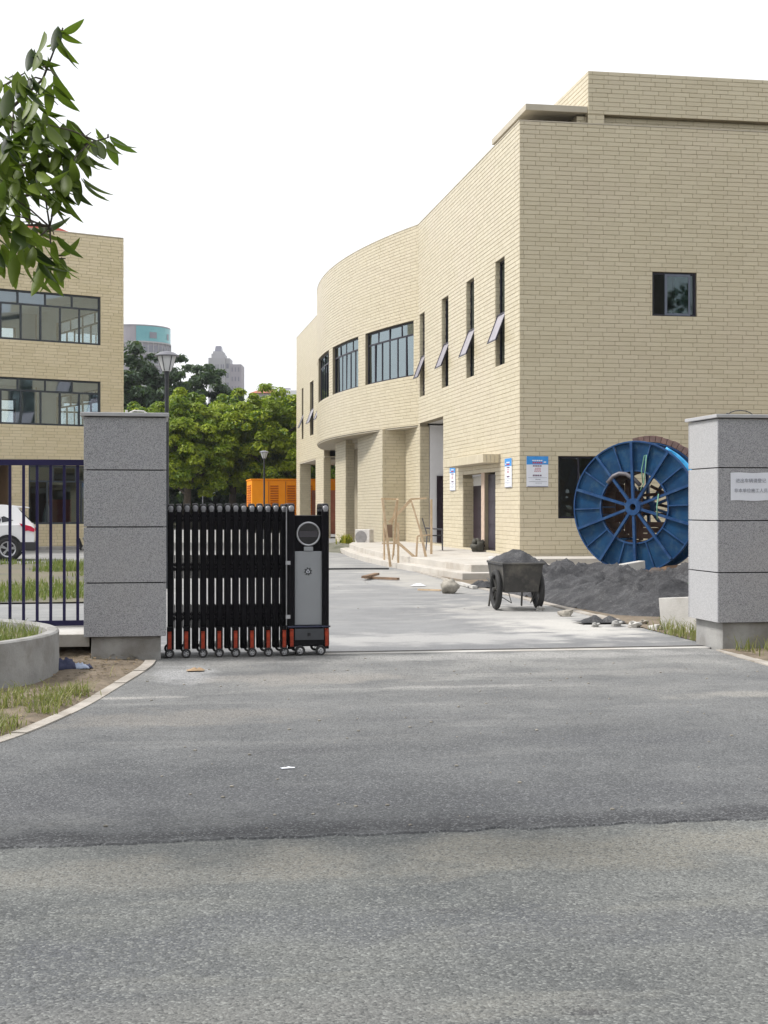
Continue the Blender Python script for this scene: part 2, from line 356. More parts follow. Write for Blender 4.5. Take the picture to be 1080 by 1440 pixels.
# ------------------------------------------------------------------ walls
BL, BH = .437, .118
def sn(z): return round(z / BH) * BH
def snh(L): return [(a, c, sn(e), sn(f)) for a, c, e, f in L]
def brick_rects(s0, s1, z0, z1, holes, L=BL, H=BH):
    out = []; k = int(math.floor(z0 / H + 1e-6)); z = z0
    while z < z1 - .015:
        zt = min((k + 1) * H, z1)
        if zt - z < .015: k += 1; continue
        cuts = [z, zt]
        off = (0, .27, .02, .29, .25, .5)[k % 6] * L + s0
        for a, b in zip(cuts[:-1], cuts[1:]):
            zm = (a + b) / 2
            bad = [(q[0], q[1]) for q in holes if q[2] < zm < q[3]]
            x = off - L
            while x < s1:
                segs = [(max(x, s0), min(x + L, s1))]
                for h0, h1 in bad:
                    ns = []
                    for p, q in segs:
                        if h1 <= p or h0 >= q: ns.append((p, q))
                        else:
                            if h0 > p: ns.append((p, h0))
                            if h1 < q: ns.append((h1, q))
                    segs = ns
                out += [(p, q, a, b) for p, q in segs if q - p > .03]
                x += L
        z = zt; k += 1
    return np.array(out)
def brick_arrays(rects, pos, gap=.007, proud=.009, ch=.007):
    r = rects; n = len(r); g = gap / 2
    s0, s1, z0, z1 = r[:, 0] + g, r[:, 1] - g, r[:, 2] + g, r[:, 3] - g
    jit = rng.uniform(-.002, .003, n)
    V = np.empty((n, 8, 3), np.float32); zero = np.zeros(n)
    for i, (a, b) in enumerate(((s0, z0), (s1, z0), (s1, z1), (s0, z1))): V[:, i] = np.stack(pos(a, b, zero), -1)
    for i, (a, b) in enumerate(((s0 + ch, z0 + ch), (s1 - ch, z0 + ch), (s1 - ch, z1 - ch), (s0 + ch, z1 - ch))):
        V[:, 4 + i] = np.stack(pos(a, b, zero - proud - jit), -1)
    pat = np.array([[4, 5, 6, 7], [0, 1, 5, 4], [1, 2, 6, 5], [2, 3, 7, 6], [3, 0, 4, 7]])
    Q = (np.arange(n)[:, None, None] * 8 + pat[None]).reshape(-1, 4)
    return V.reshape(-1, 3), Q, np.repeat(rng.random(n), 5)
def bricks_stuff(name, lists, m, parent):
    Vs, Qs, Ts, n = [], [], [], 0
    for rects, pos in lists:
        if len(rects) == 0: continue
        V, Q, T = brick_arrays(rects, pos); Vs.append(V); Qs.append(Q + n); Ts.append(T); n += len(V)
    o = bpy.data.objects.new(name, npmesh(name, np.concatenate(Vs), np.concatenate(Qs), m, np.concatenate(Ts)))
    put(o, parent); o['kind'] = 'stuff'; return o
def wall_mesh(b, pos, s0, s1, z0, z1, holes, thick=.25, ds=50):
    ss = sorted({s0, s1} | {h for q in holes for h in q[:2] if s0 < h < s1}); zs = sorted({z0, z1} | {h for q in holes for h in q[2:4] if z0 < h < z1})
    s2 = []
    for a, c in zip(ss[:-1], ss[1:]):
        n = max(1, int(math.ceil((c - a) / ds))); s2 += [a + (c - a) * i / n for i in range(n)]
    s2.append(ss[-1])
    def q(*pts): b.add([pos(*p) for p in pts], [tuple(range(len(pts)))])
    for a, c in zip(s2[:-1], s2[1:]):
        for e, f in zip(zs[:-1], zs[1:]):
            if any(h[0] <= (a + c) / 2 <= h[1] and h[2] <= (e + f) / 2 <= h[3] for h in holes): continue
            for d in (0, thick): q((a, e, d), (c, e, d), (c, f, d), (a, f, d))
        for e in (z0, z1): q((a, e, 0), (c, e, 0), (c, e, thick), (a, e, thick))
        for h in holes:
            if h[0] <= (a + c) / 2 <= h[1]:
                for e in h[2:4]: q((a, e, 0), (c, e, 0), (c, e, thick), (a, e, thick))
    for h in holes:
        for a in h[:2]: q((a, h[2], 0), (a, h[3], 0), (a, h[3], thick), (a, h[2], thick))
    for a in (s0, s1): q((a, z0, 0), (a, z1, 0), (a, z1, thick), (a, z0, thick))
def gbox(b, pos, s0, s1, z0, z1, d0, d1, ds=50):
    n = max(1, int(math.ceil((s1 - s0) / ds)))
    for i in range(n):
        a = s0 + (s1 - s0) * i / n; c = s0 + (s1 - s0) * (i + 1) / n
        b.hexa([pos(a, z0, d0), pos(c, z0, d0), pos(c, z0, d1), pos(a, z0, d1), pos(a, z1, d0), pos(c, z1, d0), pos(c, z1, d1), pos(a, z1, d1)])
def window(parent, pos, s0, s1, z0, z1, d, top=0, bot=1, tfrac=.27, fw=.05, fm=None, gm=None, ds=50, sill=None, skip=()):
    """frame as one part, every pane a sub-part"""
    fm = fm or DKFRAME; gm = gm or GLASS; b = MB(); t = .06; e = .002
    s0 += e; s1 -= e; z0 += e; z1 -= e
    gbox(b, pos, s0, s1, z0, z0 + fw, d, d + t, ds); gbox(b, pos, s0, s1, z1 - fw, z1, d, d + t, ds)
    gbox(b, pos, s0, s0 + fw, z0 + fw, z1 - fw, d, d + t); gbox(b, pos, s1 - fw, s1, z0 + fw, z1 - fw, d, d + t)
    cells = []; zt = z1 - (z1 - z0) * tfrac if top else z1
    def row(n, a, c, za, zb):
        w = (c - a) / n
        for i in range(n):
            if i: gbox(b, pos, a + w * i - fw / 2, a + w * i + fw / 2, za, zb, d + .004, d + t - .004)
            cells.append((a + w * i + (fw / 2 if i else 0), a + w * (i + 1) - (fw / 2 if i < n - 1 else 0), za, zb))
    if top:
        gbox(b, pos, s0 + fw, s1 - fw, zt - fw / 2, zt + fw / 2, d + .002, d + t - .002, ds)
        row(top, s0 + fw, s1 - fw, zt + fw / 2, z1 - fw)
        row(bot, s0 + fw, s1 - fw, z0 + fw, zt - fw / 2)
    else: row(bot, s0 + fw, s1 - fw, z0 + fw, z1 - fw)
    w = b.build('window', fm, parent, world=True)
    for i, (a, c, e, f) in enumerate(cells):
        if i in skip: continue
        j1, j2 = random.uniform(-.012, .012), random.uniform(-.012, .012); g = MB(); g.add([pos(a, e, d + .03 + j1), pos(c, e, d + .03 - j1), pos(c, f, d + .03 - j1 + j2), pos(a, f, d + .03 + j1 + j2)], [(0, 1, 2, 3)])
        g.build('pane', gm, w, world=True)
    return w
def flatpos_x(X): return lambda s, z, d: (X + d, s, z)            # faces -X, s runs along Y
def flatpos_y(Y): return lambda s, z, d: (s, Y + d, z)            # faces -Y, s runs along X
def P(fn):                                                        # vector safe
    def g(s, z, d): a = fn(s, z, d); return tuple(np.broadcast_arrays(*[np.asarray(q, float) for q in a]))
    return g

# ================================================================== GROUND
b = MB(); b.add([(-700, -120, -.06), (700, -120, -.06), (700, 1000, -.06), (-700, 1000, -.06)], [(0, 1, 2, 3)])
structure(b.build('ground', FIELD))
b = MB(); b.add([(-60, -25, -.009), (60, -25, -.009), (60, 7.3, -.009), (-60, 7.3, -.009)], [(0, 1, 2, 3)])
structure(b.build('road', ROADM))
KL = [(-9, 6.95), (-5, 7.0), (-2.9, 7.55), (-1.75, 8.5), (-.96, 9.94), (-.505, 11.4), (-.2, 12.9), (.06, 14.3), (.13, 15.0)]
KR = [(6.30, 15.05), (6.22, 14.2), (6.2, 13.0), (6.35, 11.4), (6.8, 9.7), (7.8, 8.2), (9.6, 7.2), (13, 6.95)]
# apron asphalt laid over the road: ragged front edge with a small step
def ragged(x): return 6.9 + .035 * mnoise.noise(Vector((x * 1.3, 3, 0))) + .045 * mnoise.noise(Vector((x * 6, 9, 0))) + .022 * mnoise.noise(Vector((x * 25, 2, 0)))
xs = np.arange(-9, 13.001, .04)
def interp(pts, n=8):
    out = []
    for i in range(len(pts) - 1):
        p0 = pts[max(i - 1, 0)]; p1 = pts[i]; p2 = pts[i + 1]; p3 = pts[min(i + 2, len(pts) - 1)]
        for k in range(n):
            t = k / n
            out.append(tuple(.5 * (2 * p1[j] + (p2[j] - p0[j]) * t + (2 * p0[j] - 5 * p1[j] + 4 * p2[j] - p3[j]) * t * t + (3 * p1[j] - p0[j] - 3 * p2[j] + p3[j]) * t ** 3) for j in (0, 1)))
    out.append(tuple(pts[-1])); return out
kl = interp(KL); kr = interp(KR)
front = [(float(x), ragged(float(x))) for x in xs]
poly = front + kr[::-1] + [(6.3, 15.42), (.0, 15.42)] + kl[::-1]
b = MB(); n = len(poly)
b.add([(x, y, .0) for x, y in poly], [tuple(range(n))])
m = len(front)
b.add([(x, y, 0) for x, y in front] + [(x, y - .012, -.010) for x, y in front], [(i, i + 1, m + i + 1, m + i) for i in range(m - 1)])
structure(b.build('driveway', ASPH))
b = MB(); b.add([(-45, 15.42, -.006), (6.5, 15.42, -.006), (6.62, 30, -.006), (6.75, 50, -.006), (8, 62, -.006), (30, 86, -.006), (30, 108, -.006), (-45, 108, -.006)], [tuple(range(8))])
structure(b.build('yard_road', YARD))
b = MB(); b.add([(6.52, 15, -.004), (40, 15, -.004), (40, 85, -.004), (8.02, 62, -.004), (6.77, 50, -.004), (6.64, 30, -.004)], [tuple(range(6))])
structure(b.build('building_soil', SOIL))
# verges
def sheet(name, poly, z, m): 
    b = MB(); b.add([(x, y, z) for x, y in poly], [tuple(range(len(poly)))]); return structure(b.build(name, m))
def bumpy(name, x0, x1, y0, y1, st, zf, m, inside=None):
    nx = int((x1 - x0) / st) + 1; ny = int((y1 - y0) / st) + 1; V = []; Q = []
    for j in range(ny):
        for i in range(nx):
            x = x0 + i * st; y = y0 + j * st; V.append((x, y, zf(x, y)))
    for j in range(ny - 1):
        for i in range(nx - 1):
            if inside and not inside(x0 + (i + .5) * st, y0 + (j + .5) * st): continue
            Q.append((j * nx + i, j * nx + i + 1, (j + 1) * nx + i + 1, (j + 1) * nx + i))
    o = bpy.data.objects.new(name, npmesh(name, V, Q, m)); put(o)
    o.data.polygons.foreach_set('use_smooth', [True] * len(o.data.polygons)); return o
def klx(y): return float(np.interp(y, [p[1] for p in kl[24:]], [p[0] for p in kl[24:]]))
structure(bumpy('verge', -9, .2, 7.6, 15.42, .07, lambda x, y: (-.012 if x > klx(y) - .16 else .008) + min(1, max(0, klx(y) - x - .12) / .3) * (.012 + .035 * mnoise.noise(Vector((x * 1.1, y * 1.1, 1))) + .02 * mnoise.noise(Vector((x * 5, y * 5, 4)))), SOIL,
      lambda x, y: x < klx(y) - .0 and (x < -2 or y > 7.9)))
structure(bumpy('verge', 6.35, 14, 8.0, 15.1, .12, lambda x, y: .01 + .03 * mnoise.noise(Vector((x * 1.1, y * 1.1, 7))), SOIL,
      lambda x, y: x > float(np.interp(y, [p[1] for p in kr[::-1]], [p[0] for p in kr[::-1]])) + .1))
# kerb stones, one by one
def kerb(pts, w, side, step, label_):
    k0 = bpy.data.objects.new('kerb', None); put(k0); k0['kind'] = 'structure'; k0['label'] = label_
    acc = 0; cur = [pts[0]]; 
    pieces = []
    for a, c in zip(pts[:-1], pts[1:]):
        cur.append(c); acc += math.dist(a, c)
        if acc > step: pieces.append(cur); cur = [c]; acc = 0
    if len(cur) > 1: pieces.append(cur)
    for pc in pieces:
        b = MB(); n = len(pc); L = []; R = []
        for i, p in enumerate(pc):
            d = Vector(pc[min(i + 1, n - 1)]) - Vector(pc[max(i - 1, 0)]); d.normalize(); nn = Vector((-d.y, d.x)) * side
            q = Vector(p)
            if i == 0: q = q + d * .008
            if i == n - 1: q = q - d * .008
            L.append(q); R.append(q + nn * w)
        h = .012 + random.uniform(-.006, .006)
        for i in range(n - 1):
            b.hexa([(*L[i], -.05), (*L[i + 1], -.05), (*R[i + 1], -.05), (*R[i], -.05), (*L[i], h), (*L[i + 1], h), (*R[i + 1], h), (*R[i], h)])
        b.build('kerb_stone', KERB, k0)
    return k0
kerb(kl, .11, 1, .9, 'flush concrete kerb curving along the left verge')
kerb(kr, .13, 1, .9, 'flush concrete kerb beside the right verge')
kerb([(6.5, 19.2 + i * .5) for i in range(0, 24)] + [(6.55 + i * .012, 31.2 + i * .5) for i in range(0, 34)], .14, -1, .95, 'pale kerb along the building side of the yard road')
# lawn beyond the fence
lawn = sheet('lawn', [(-40, 24.2), (-.9, 24.2), (-.5, 24.6), (-.5, 40.6), (-.9, 41), (-40, 41)], .02, LAWNS)
# gate track and a hose across the yard
b = MB(); b.box(1.9, 6.35, 15.47, 15.5, -.004, .008); b.box(1.9, 6.35, 15.53, 15.56, -.004, .008)
tr = b.build('gate_track', mat('track_steel', (.05, .05, .055), (.1, .09, .08), 6, .5)); tag(tr, 'thin dark steel rail laid across the driveway for the sliding gate', 'track')
b = MB(); b.box(1.9, 6.34, 15.3, 15.465, -.02, .004); structure(b.build('track_bed', CONCL))
b = MB(); b.tube([(-.3 + i * .5, 36.0 + .07 * math.sin(i * 1.3), .02) for i in range(14)], .022, 6)
tag(b.build('hose', RUBBER), 'dark hose lying straight across the yard road', 'hose')

# ------------------------------------------------------------------ grass
def blades(name, pts, hmin, hmax, w, m, lean=.5, parent=None):
    n = len(pts); pts = np.asarray(pts); a = rng.random(n) * 2 * PI; h = rng.uniform(hmin, hmax, n); l = rng.uniform(.1, lean, n) * h
    d = np.stack([np.cos(a), np.sin(a), np.zeros(n)], -1); p = np.stack([-np.sin(a), np.cos(a), np.zeros(n)], -1) * w
    up = np.array([0, 0, 1.0])
    V = np.stack([pts - p, pts + p, pts + p * .7 + d * l[:, None] * .4 + up * h[:, None] * .6, pts - p * .7 + d * l[:, None] * .4 + up * h[:, None] * .6,
                  pts + d * l[:, None] + up * h[:, None], pts + d * l[:, None] * 1.02 + up * h[:, None] * .98], 1)
    Q = (np.arange(n)[:, None, None] * 6 + np.array([[0, 1, 2, 3], [3, 2, 4, 5]])[None]).reshape(-1, 4)
    o = bpy.data.objects.new(name, npmesh(name, V.reshape(-1, 3), Q, m, np.repeat(rng.random(n), 2))); put(o, parent); return o
def scatter(n, x0, x1, y0, y1, z, keep):
    out = []
    while len(out) < n:
        x = random.uniform(x0, x1); y = random.uniform(y0, y1)
        if random.random() < keep(x, y): out.append((x, y, z))
    return out
pn = lambda x, y, s, k: mnoise.noise(Vector((x * s, y * s, k)))
stuff(blades('grass', scatter(15000, -9, -.6, 24.3, 41, .02, lambda x, y: max(0, min(1, .5 + 2.2 * pn(x, y, .45, 2) - (1.0 if 29 < y + .8 * pn(x, y, .5, 8) < 35.5 else 0)))),   .05, .19, .012, GRASS), 'rough lawn grass growing in strips behind the fence', 'grass')
wp = scatter(3600, -4.5, -.25, 8.6, 13.6, .01, lambda x, y: (1 if x < klx(y) - .16 else 0) * max(0, min(1, .25 + 2.6 * pn(x, y, 1.5, 5) + .35 * (11.2 - y) - .5 * max(0, y - 11.8))))
for _ in range(70):
    y = random.uniform(9.2, 12.4); x = klx(y) - .2 - abs(random.gauss(0, .75)); k = random.randint(18, 60)
    wp += [(x + random.gauss(0, .06), y + random.gauss(0, .08), .012) for _ in range(k)]
stuff(blades('grass', wp, .03, .13, .005, WEED, 1.1), 'dry weeds growing in patches on the left verge', 'grass')
lt = scatter(1500, -4, .1, 9.5, 15.2, .02, lambda x, y: (1 if x < klx(y) - .15 else 0) * max(0, min(1, .3 + 2 * pn(x, y, 1.2, 15) + .5 * (y > 14))))
LIT = leaf_mat('dry_leaf_litter', (.09, .06, .035), (.24, .17, .1), .1)
V = []
for x, y, z in lt:
    a = random.random() * 6.3; r_ = random.uniform(.012, .035); c, s_ = math.cos(a) * r_, math.sin(a) * r_
    z += .03 * (y > 14.4) * random.random() + random.uniform(.0, .02); V += [(x - c, y - s_, z), (x + s_ * .5, y - c * .5, z + .006), (x + c, y + s_, z + random.uniform(0, .015)), (x - s_ * .5, y + c * .5, z + .006)]
o = bpy.data.objects.new('leaf_litter', npmesh('leaf_litter', V, np.arange(len(V)).reshape(-1, 4), LIT, rng.random(len(V) // 4))); put(o); stuff(o, 'dry leaf litter scattered on the soil of the left verge', 'leaf litter')
structure(bumpy('soil_bank', -3.2, -.55, 15.1, 15.76, .05, lambda x, y: -.02 + .16 * max(0, min(1, (y - 15.12) / .45)) + .05 * pn(x, y, 4, 6) + .03 * pn(x, y, 11, 6), SOIL))
stuff(blades('grass', scatter(450, 6.42, 7.2, 15.95, 17.6, .01, lambda x, y: max(0, .4 + pn(x, y, 2, 5))) + scatter(500, 6.45, 8, 13.2, 15, .01, lambda x, y: max(0, .3 + pn(x, y, 2, 5))), .05, .2, .006, WEED, .8), 'weeds at the foot of the right gate pillar', 'grass')

# ================================================================== RIGHT BUILDING
XM = 9.781; YF = 36.379; ZT = 11.78; XE = 24.0; XFAR = 9.1; YEND = 85.5
BR, BCX, BCY = 38.8, 7.85 + 38.8, 62.5
YB0 = BCY - math.sqrt(BR ** 2 - (BCX - XM) ** 2); YB1 = BCY + math.sqrt(BR ** 2 - (BCX - XFAR) ** 2)
def baypos(s, z, d):
    t = np.arcsin((np.asarray(s) - BCY) / BR)
    x = BCX - (BR - d) * np.cos(t); y = BCY + (BR - d) * np.sin(t)
    if np.ndim(x) == 0: return (float(x), float(y), z)
    return x, y, np.asarray(z)
pm = flatpos_x(XM); pf = flatpos_y(YF); pfar = flatpos_x(XFAR)
rb = thing('building', 'large two storey building faced in pale tan glazed brick with a curved bay', 'building', (XM, YF, 0))
WZ0, WZ1 = sn(5.6), sn(8.54)
nar = [(onX(710, XM), onX(696.6, XM)), (onX(667, XM), onX(655.7, XM)), (onX(630.8, XM), onX(621.3, XM)), (onX(597, XM) - .05, onX(589.5, XM) - .1)]
farw = [(onX(426.8, XFAR), onX(423.6, XFAR) - .3), (onX(441, XFAR), onX(436, XFAR)), (onX(450.6, XFAR), onX(447, XFAR))]
YA0, YA1 = onX(677.5, XM), onX(651, XM); YD0, YD1 = onX(697, XM), onX(682, XM); YP0, YP1 = onX(623.6, XM), onX(590.5, XM)
mh = [(a, c, WZ0, WZ1) for a, c in nar] + [(YA0, YA1, .3, 2.55), (YD0, YD1, .3, 2.55), (YP0, YP1, .3, 4.55)]
fh = [(onY(917.4, YF), onY(979.6, YF), 6.67, 7.94), (onY(785, YF), onY(872, YF), 1.3, 2.93)]
bayw = [(50.75, 55.06), (55.9, 60.0), (60.85, 65.0), (65.9, 69.9)]
bh = [(a, c, 6.35, 8.33) for a, c in bayw]
farh = [(a, c, WZ0, WZ1) for a, c in farw]
mh, fh, bh = snh(mh), snh(fh), snh(bh)
b = MB()
wall_mesh(b, pm, YF, YB0, 0, ZT, mh, .3)
wall_mesh(b, pf, XM + .301, XE, 0, ZT, fh, .3)
wall_mesh(b, baypos, YB0, YB1, 4.55, ZT, bh, .3, .8)
wall_mesh(b, pfar, YB1, YEND, 4.2, ZT, farh, .3)
b.box(XFAR + .301, XE, YEND - .3, YEND, 4.2, ZT)
b.box(12.5, 12.7, 72, YEND - .3, 0, 4.2); b.box(XE - .3, XE, YF + .3, YEND - .3, 0, ZT)
b.box(10.5, 10.7, 53, 72, 0, 4.54); b.box(10.7, 12.5, 71.9, 72.1, 0, 4.2)
wl = b.build('wall', MORTAR, rb, world=True)
# ground floor piers and blocks below the bay and the far wing
def clad(b, L, x0, x1, y0, y1, z0, z1, faces='xy'):
    b.box(x0 + .004, x1, y0 + .004, y1, z0, z1)
    if 'x' in faces: L.append((brick_rects(y0, y1, z0, z1, []), P(flatpos_x(x0))))
    if 'y' in faces: L.append((brick_rects(x0, x1, z0, z1, []), P(flatpos_y(y0))))
BL_LIST = []
b = MB(); clad(b, BL_LIST, XM, 10.5, YB0 + .002, 53, 0, 4.54, 'x'); clad(b, BL_LIST, 8.9, 10.49, 53.003, 59.3, 0, 4.54)
b.build('lower_wall', MORTAR, rb, world=True)
for (x0, x1, y0, y1, z1) in ((8.6, 8.98, 60.8, 64.1, 4.54), (9.1, 9.46, 72.4, 75.8, 4.198), (9.1, 9.75, 83.7, YEND - .01, 4.198)):
    b = MB(); clad(b, BL_LIST, x0, x1, y0, y1, 0, z1); b.build('column', MORTAR, rb, world=True)
b = MB(); b.box(9.5, 9.6, 59.35, 60.9, .1, 2.9); b.build('door', MAROON, rb, world=True)
# porch recess next to the bay
b = MB(); b.box(XM + .36, 12.5, YP1, YP1 + .15, .3, 4.54); b.box(12.5, 12.7, YP0 - .3, YP1 + .15, .3, 4.54); b.build('porch_wall', WHITEP, rb, world=True)
xd = onY(614.5, YP1 - .05)
b = MB(); b.box(xd, xd + 1.3, YP1 - .06, YP1 - .002, .31, 2.72); d1 = b.build('door', MAROON, rb, world=True)
# floors, roof, soffit
poly = [(XM + .32, YF + .32), (XE - .32, YF + .32), (XE - .32, YEND - .32), (XFAR + .32, YEND - .32), (XFAR + .32, YB1)] + [(float(q[0]), float(q[1])) for q in (baypos(YB1 - (YB1 - YB0) * i / 20, 0, .31) for i in range(1, 20))] + [(XM + .32, YB0)]
b = MB(); b.prism(poly, ZT - .5, ZT - .3); b.build('roof', CONC, rb, world=True)
b = MB(); b.prism(poly, 4.6, 4.75); b.build('floor', PLASTER, rb, world=True)
b = MB(); sp = [(float(q[0]), float(q[1])) for q in (baypos(YB0 + (YB1 - YB0) * i / 24, 0, .02) for i in range(25))]
b.prism(sp + [(10.5, YB1), (10.5, YB0)], 4.5, 4.549); b.build('bay_soffit', SOFFIT, rb, world=True)
b = MB(); b.box(XFAR + .01, 12.5, 72.1, YEND - .02, 4.14, 4.198); b.build('soffit', SOFFIT, rb, world=True)
b = MB(); gbox(b, baypos, YB0 + .1, YB1 - .1, 4.36, 4.499, 1.0, 1.12, .8); b.build('soffit_beam', SOFFIT, rb, world=True)
b = MB(); b.box(18, 18.1, YF + .4, YEND - .4, 4.76, 11.2); b.build('inner_wall', PLASTER, rb, world=True)
# coping
b = MB()
gbox(b, pm, YF - .01, YB0, ZT, ZT + .03, -.02, .32); gbox(b, pf, XM + .33, XE, ZT, ZT + .03, -.02, .32)
gbox(b, baypos, YB0 + .02, YB1, ZT, ZT + .03, -.02, .32, .8); gbox(b, pfar, YB1 + .02, YEND, ZT, ZT + .03, -.02, .32)
b.build('coping', SOFFIT, rb, world=True)
# roof slab, upper block with its slot
X8 = onY(827, YF); X85 = onY(850, YF)
b = MB(); b.box(9.95, X8 - .004, YF + .03, YF + 3.75, 12.09, 12.26); b.build('roof_slab', SOFFIT, rb, world=True, bev=.01)
b = MB(); b.box(X8 + .01, XE, YF + .012, YF + 12, 12.06, 13.2); b.box(X8 + .01, X85, YF + .012, YF + .6, ZT + .031, 12.06)
b.box(X8 - .25, XE, YF + .22, YF + 11.5, ZT + .031, 12.058)
up = b.build('upper_block', MORTAR, rb, world=True)
BL_LIST += [(brick_rects(X8, XE, 12.06, 13.2, []), P(flatpos_y(YF + .012))), (brick_rects(YF, YF + 12, 12.06, 13.2, []), P(flatpos_x(X8 + .01))),
            (brick_rects(X8, X85, ZT + .03, 12.06, []), P(flatpos_y(YF + .012))), (brick_rects(X8 - .25, XE, ZT + .03, 12.05, []), P(flatpos_y(YF + .22)))]
# bricks of the big faces
BL_LIST += [(brick_rects(YF - .016, YB0, .0, ZT, mh), P(pm)), (brick_rects(YB0, YB1, 4.55, ZT, bh), P(baypos)), (brick_rects(YB1, YEND, 4.2, ZT, farh), P(pfar))]
for a, c in nar: BL_LIST.append((brick_rects(XM, XM + .14, WZ0, WZ1, []), P(flatpos_y(c))))
BL_LIST.append((brick_rects(XM, XM + .35, .3, 4.5, []), P(flatpos_y(YP1)))); BL_LIST.append((brick_rects(XM, XM + .34, .3, 2.5, []), P(flatpos_y(YA1))))
fr = brick_rects(XM - .016, XE, 0, ZT, fh)
full = [i for i in range(len(fr)) if fr[i, 1] - fr[i, 0] > BL - .01 and fr[i, 3] - fr[i, 2] > BH - .003 and fr[i, 0] < onY(1085, YF)]
full.sort(key=lambda i: abs((fr[i, 2] + fr[i, 3]) / 2 - 4.2) * 1.6 + abs(fr[i, 0] - 10.5) * .5)
chosen = set(full[:296])
rest = fr[[i for i in range(len(fr)) if i not in chosen]]
BL_LIST.append((rest, P(pf)))
bricks_stuff('brick_facing', [(r, p) for r, p in BL_LIST], TAN, rb)
for o in rb.children:
    if o.name.startswith('brick_facing'):
        n = len(o.data.vertices); co = np.empty(n * 3, np.float32); o.data.vertices.foreach_get('co', co)
        co = co.reshape(-1, 3) - np.array([XM, YF, 0], np.float32); o.data.vertices.foreach_set('co', co.ravel()); o.data.update()
V, Q, T = brick_arrays(np.array([[-BL / 2, BL / 2, -BH / 2, BH / 2]]), P(flatpos_y(0)))
bme = npmesh('brick', V, Q, TAN)
for i in sorted(chosen):
    o = bpy.data.objects.new('brick', bme); put(o, rb)
    o.location = ((fr[i, 0] + fr[i, 1]) / 2 - XM, 0, (fr[i, 2] + fr[i, 3]) / 2)
# windows
AWN = mat('sash_reflection_tone', (.33, .3, .34), (.27, .25, .285), 3, .25)  # opaque pale pane tone: reflection in the tilted glass painted as colour
def awning(pos, s0, s1, zh, L, ang):
    b = MB(); d0 = .1; dz = L * math.cos(ang); dd = L * math.sin(ang)
    def q(s, t, o): return pos(s, zh - dz * t - o * math.sin(ang), d0 - dd * t - o * math.cos(ang))
    s0 += .04; s1 -= .04
    for (a, c, t0, t1) in ((s0, s1, 0, .06), (s0, s1, .94, 1), (s0, s0 + .06, .06, .94), (s1 - .06, s1, .06, .94)):
        b.hexa([q(a, t0, 0), q(c, t0, 0), q(c, t1, 0), q(a, t1, 0), q(a, t0, .05), q(c, t0, .05), q(c, t1, .05), q(a, t1, .05)])
    return b, q, s0, s1
for k, (pos, L) in enumerate(((pm, nar), (pfar, farw))):
    for a, c in L:
        w = window(rb, pos, a, c, WZ0, WZ1, .13, 0, 1, fw=.06, gm=GLASSD)
        b = MB(); gbox(b, pos, a + .06, c - .06, 6.98, 7.06, .134, .186); b.build('transom', DKFRAME, w, world=True)
        b, q, s0, s1 = awning(pos, a, c, 7.03, .9, rad(21)); sa = b.build('sash', DKFRAME, w, world=True)
        g = MB(); g.hexa([q(s0 + .06, .06, .015), q(s1 - .06, .06, .015), q(s1 - .06, .94, .015), q(s0 + .06, .94, .015), q(s0 + .06, .06, .03), q(s1 - .06, .06, .03), q(s1 - .06, .94, .03), q(s0 + .06, .94, .03)])
        g.build('sash_pane', AWN, w, world=True)
for a, c in bayw: window(rb, baypos, a, c, sn(6.35), sn(8.33), .1, 4, 6, .24, .06, DKFRAME, GLASSD, .8)
w = window(rb, pf, *fh[0], .06, 0, 2, fw=.06, gm=GLASSD, skip=(0,))
sx0, sx1 = fh[0][0] + .36, fh[0][1] - .08
b = MB(); gbox(b, pf, sx0, sx0 + .07, 6.75, 7.86, .03, .058); gbox(b, pf, sx1 - .14, sx1 - .09, 6.75, 7.86, .03, .058); gbox(b, pf, sx0 + .07, sx1 - .14, 6.75, 6.81, .03, .058); gbox(b, pf, sx0 + .07, sx1 - .14, 7.8, 7.86, .03, .058)
b.build('sash', mat('steel_blue_sash', (.12, .14, .19), None, 4, .35), w, world=True)
g = MB(); gbox(g, pf, sx0 + .07, sx1 - .14, 6.81, 7.8, .04, .046); g.build('pane', GLASSD, w, world=True)
window(rb, pf, *fh[1], .1, 0, 3, fw=.05, gm=GLASSD)
# entrance doors
def door(y0, y1, x, z0, z1, m, leaves=1):
    b = MB(); b.box(x, x + .05, y0, y1, z0, z1); o = b.build('door', m, rb, world=True)
    w = (y1 - y0) / leaves; p = MB()
    for i in range(leaves):
        for r in range(3):
            za = z0 + .12 + r * (z1 - z0 - .2) / 3
            p.box(x - .02, x - .001, y0 + i * w + .1, y0 + (i + 1) * w - .1, za, za + (z1 - z0) / 3 - .16)
    p.build('door_panel', m, o, world=True)
    h = MB(); h.bar((x - .05, y0 + .1, z0 + 1.0), (x - .05, y0 + .1, z0 + 1.3), .03, .03); h.build('handle', CHROME, o, world=True)
door(YA0 + .005, YA1 - .004, XM + .33, .305, 2.25, MAROON, 2)
b = MB(); b.box(XM + .33, XM + .36, YA0 + .005, YA1 - .004, 2.26, 2.54); b.build('transom', PLASTER, rb, world=True)
DGREY = mat('dark_grey_door', (.045, .036, .048), (.03, .025, .036), 6, .5, spec=.3)
door(YD0 + .005, YD1 - .005, XM + .1, .305, 2.54, DGREY, 1)
b = MB(); b.box(XM - .02, XM + .25, YD1 + .004, YA0 - .004, .3, 2.6); b.build('door_post', PINKW, rb, world=True)
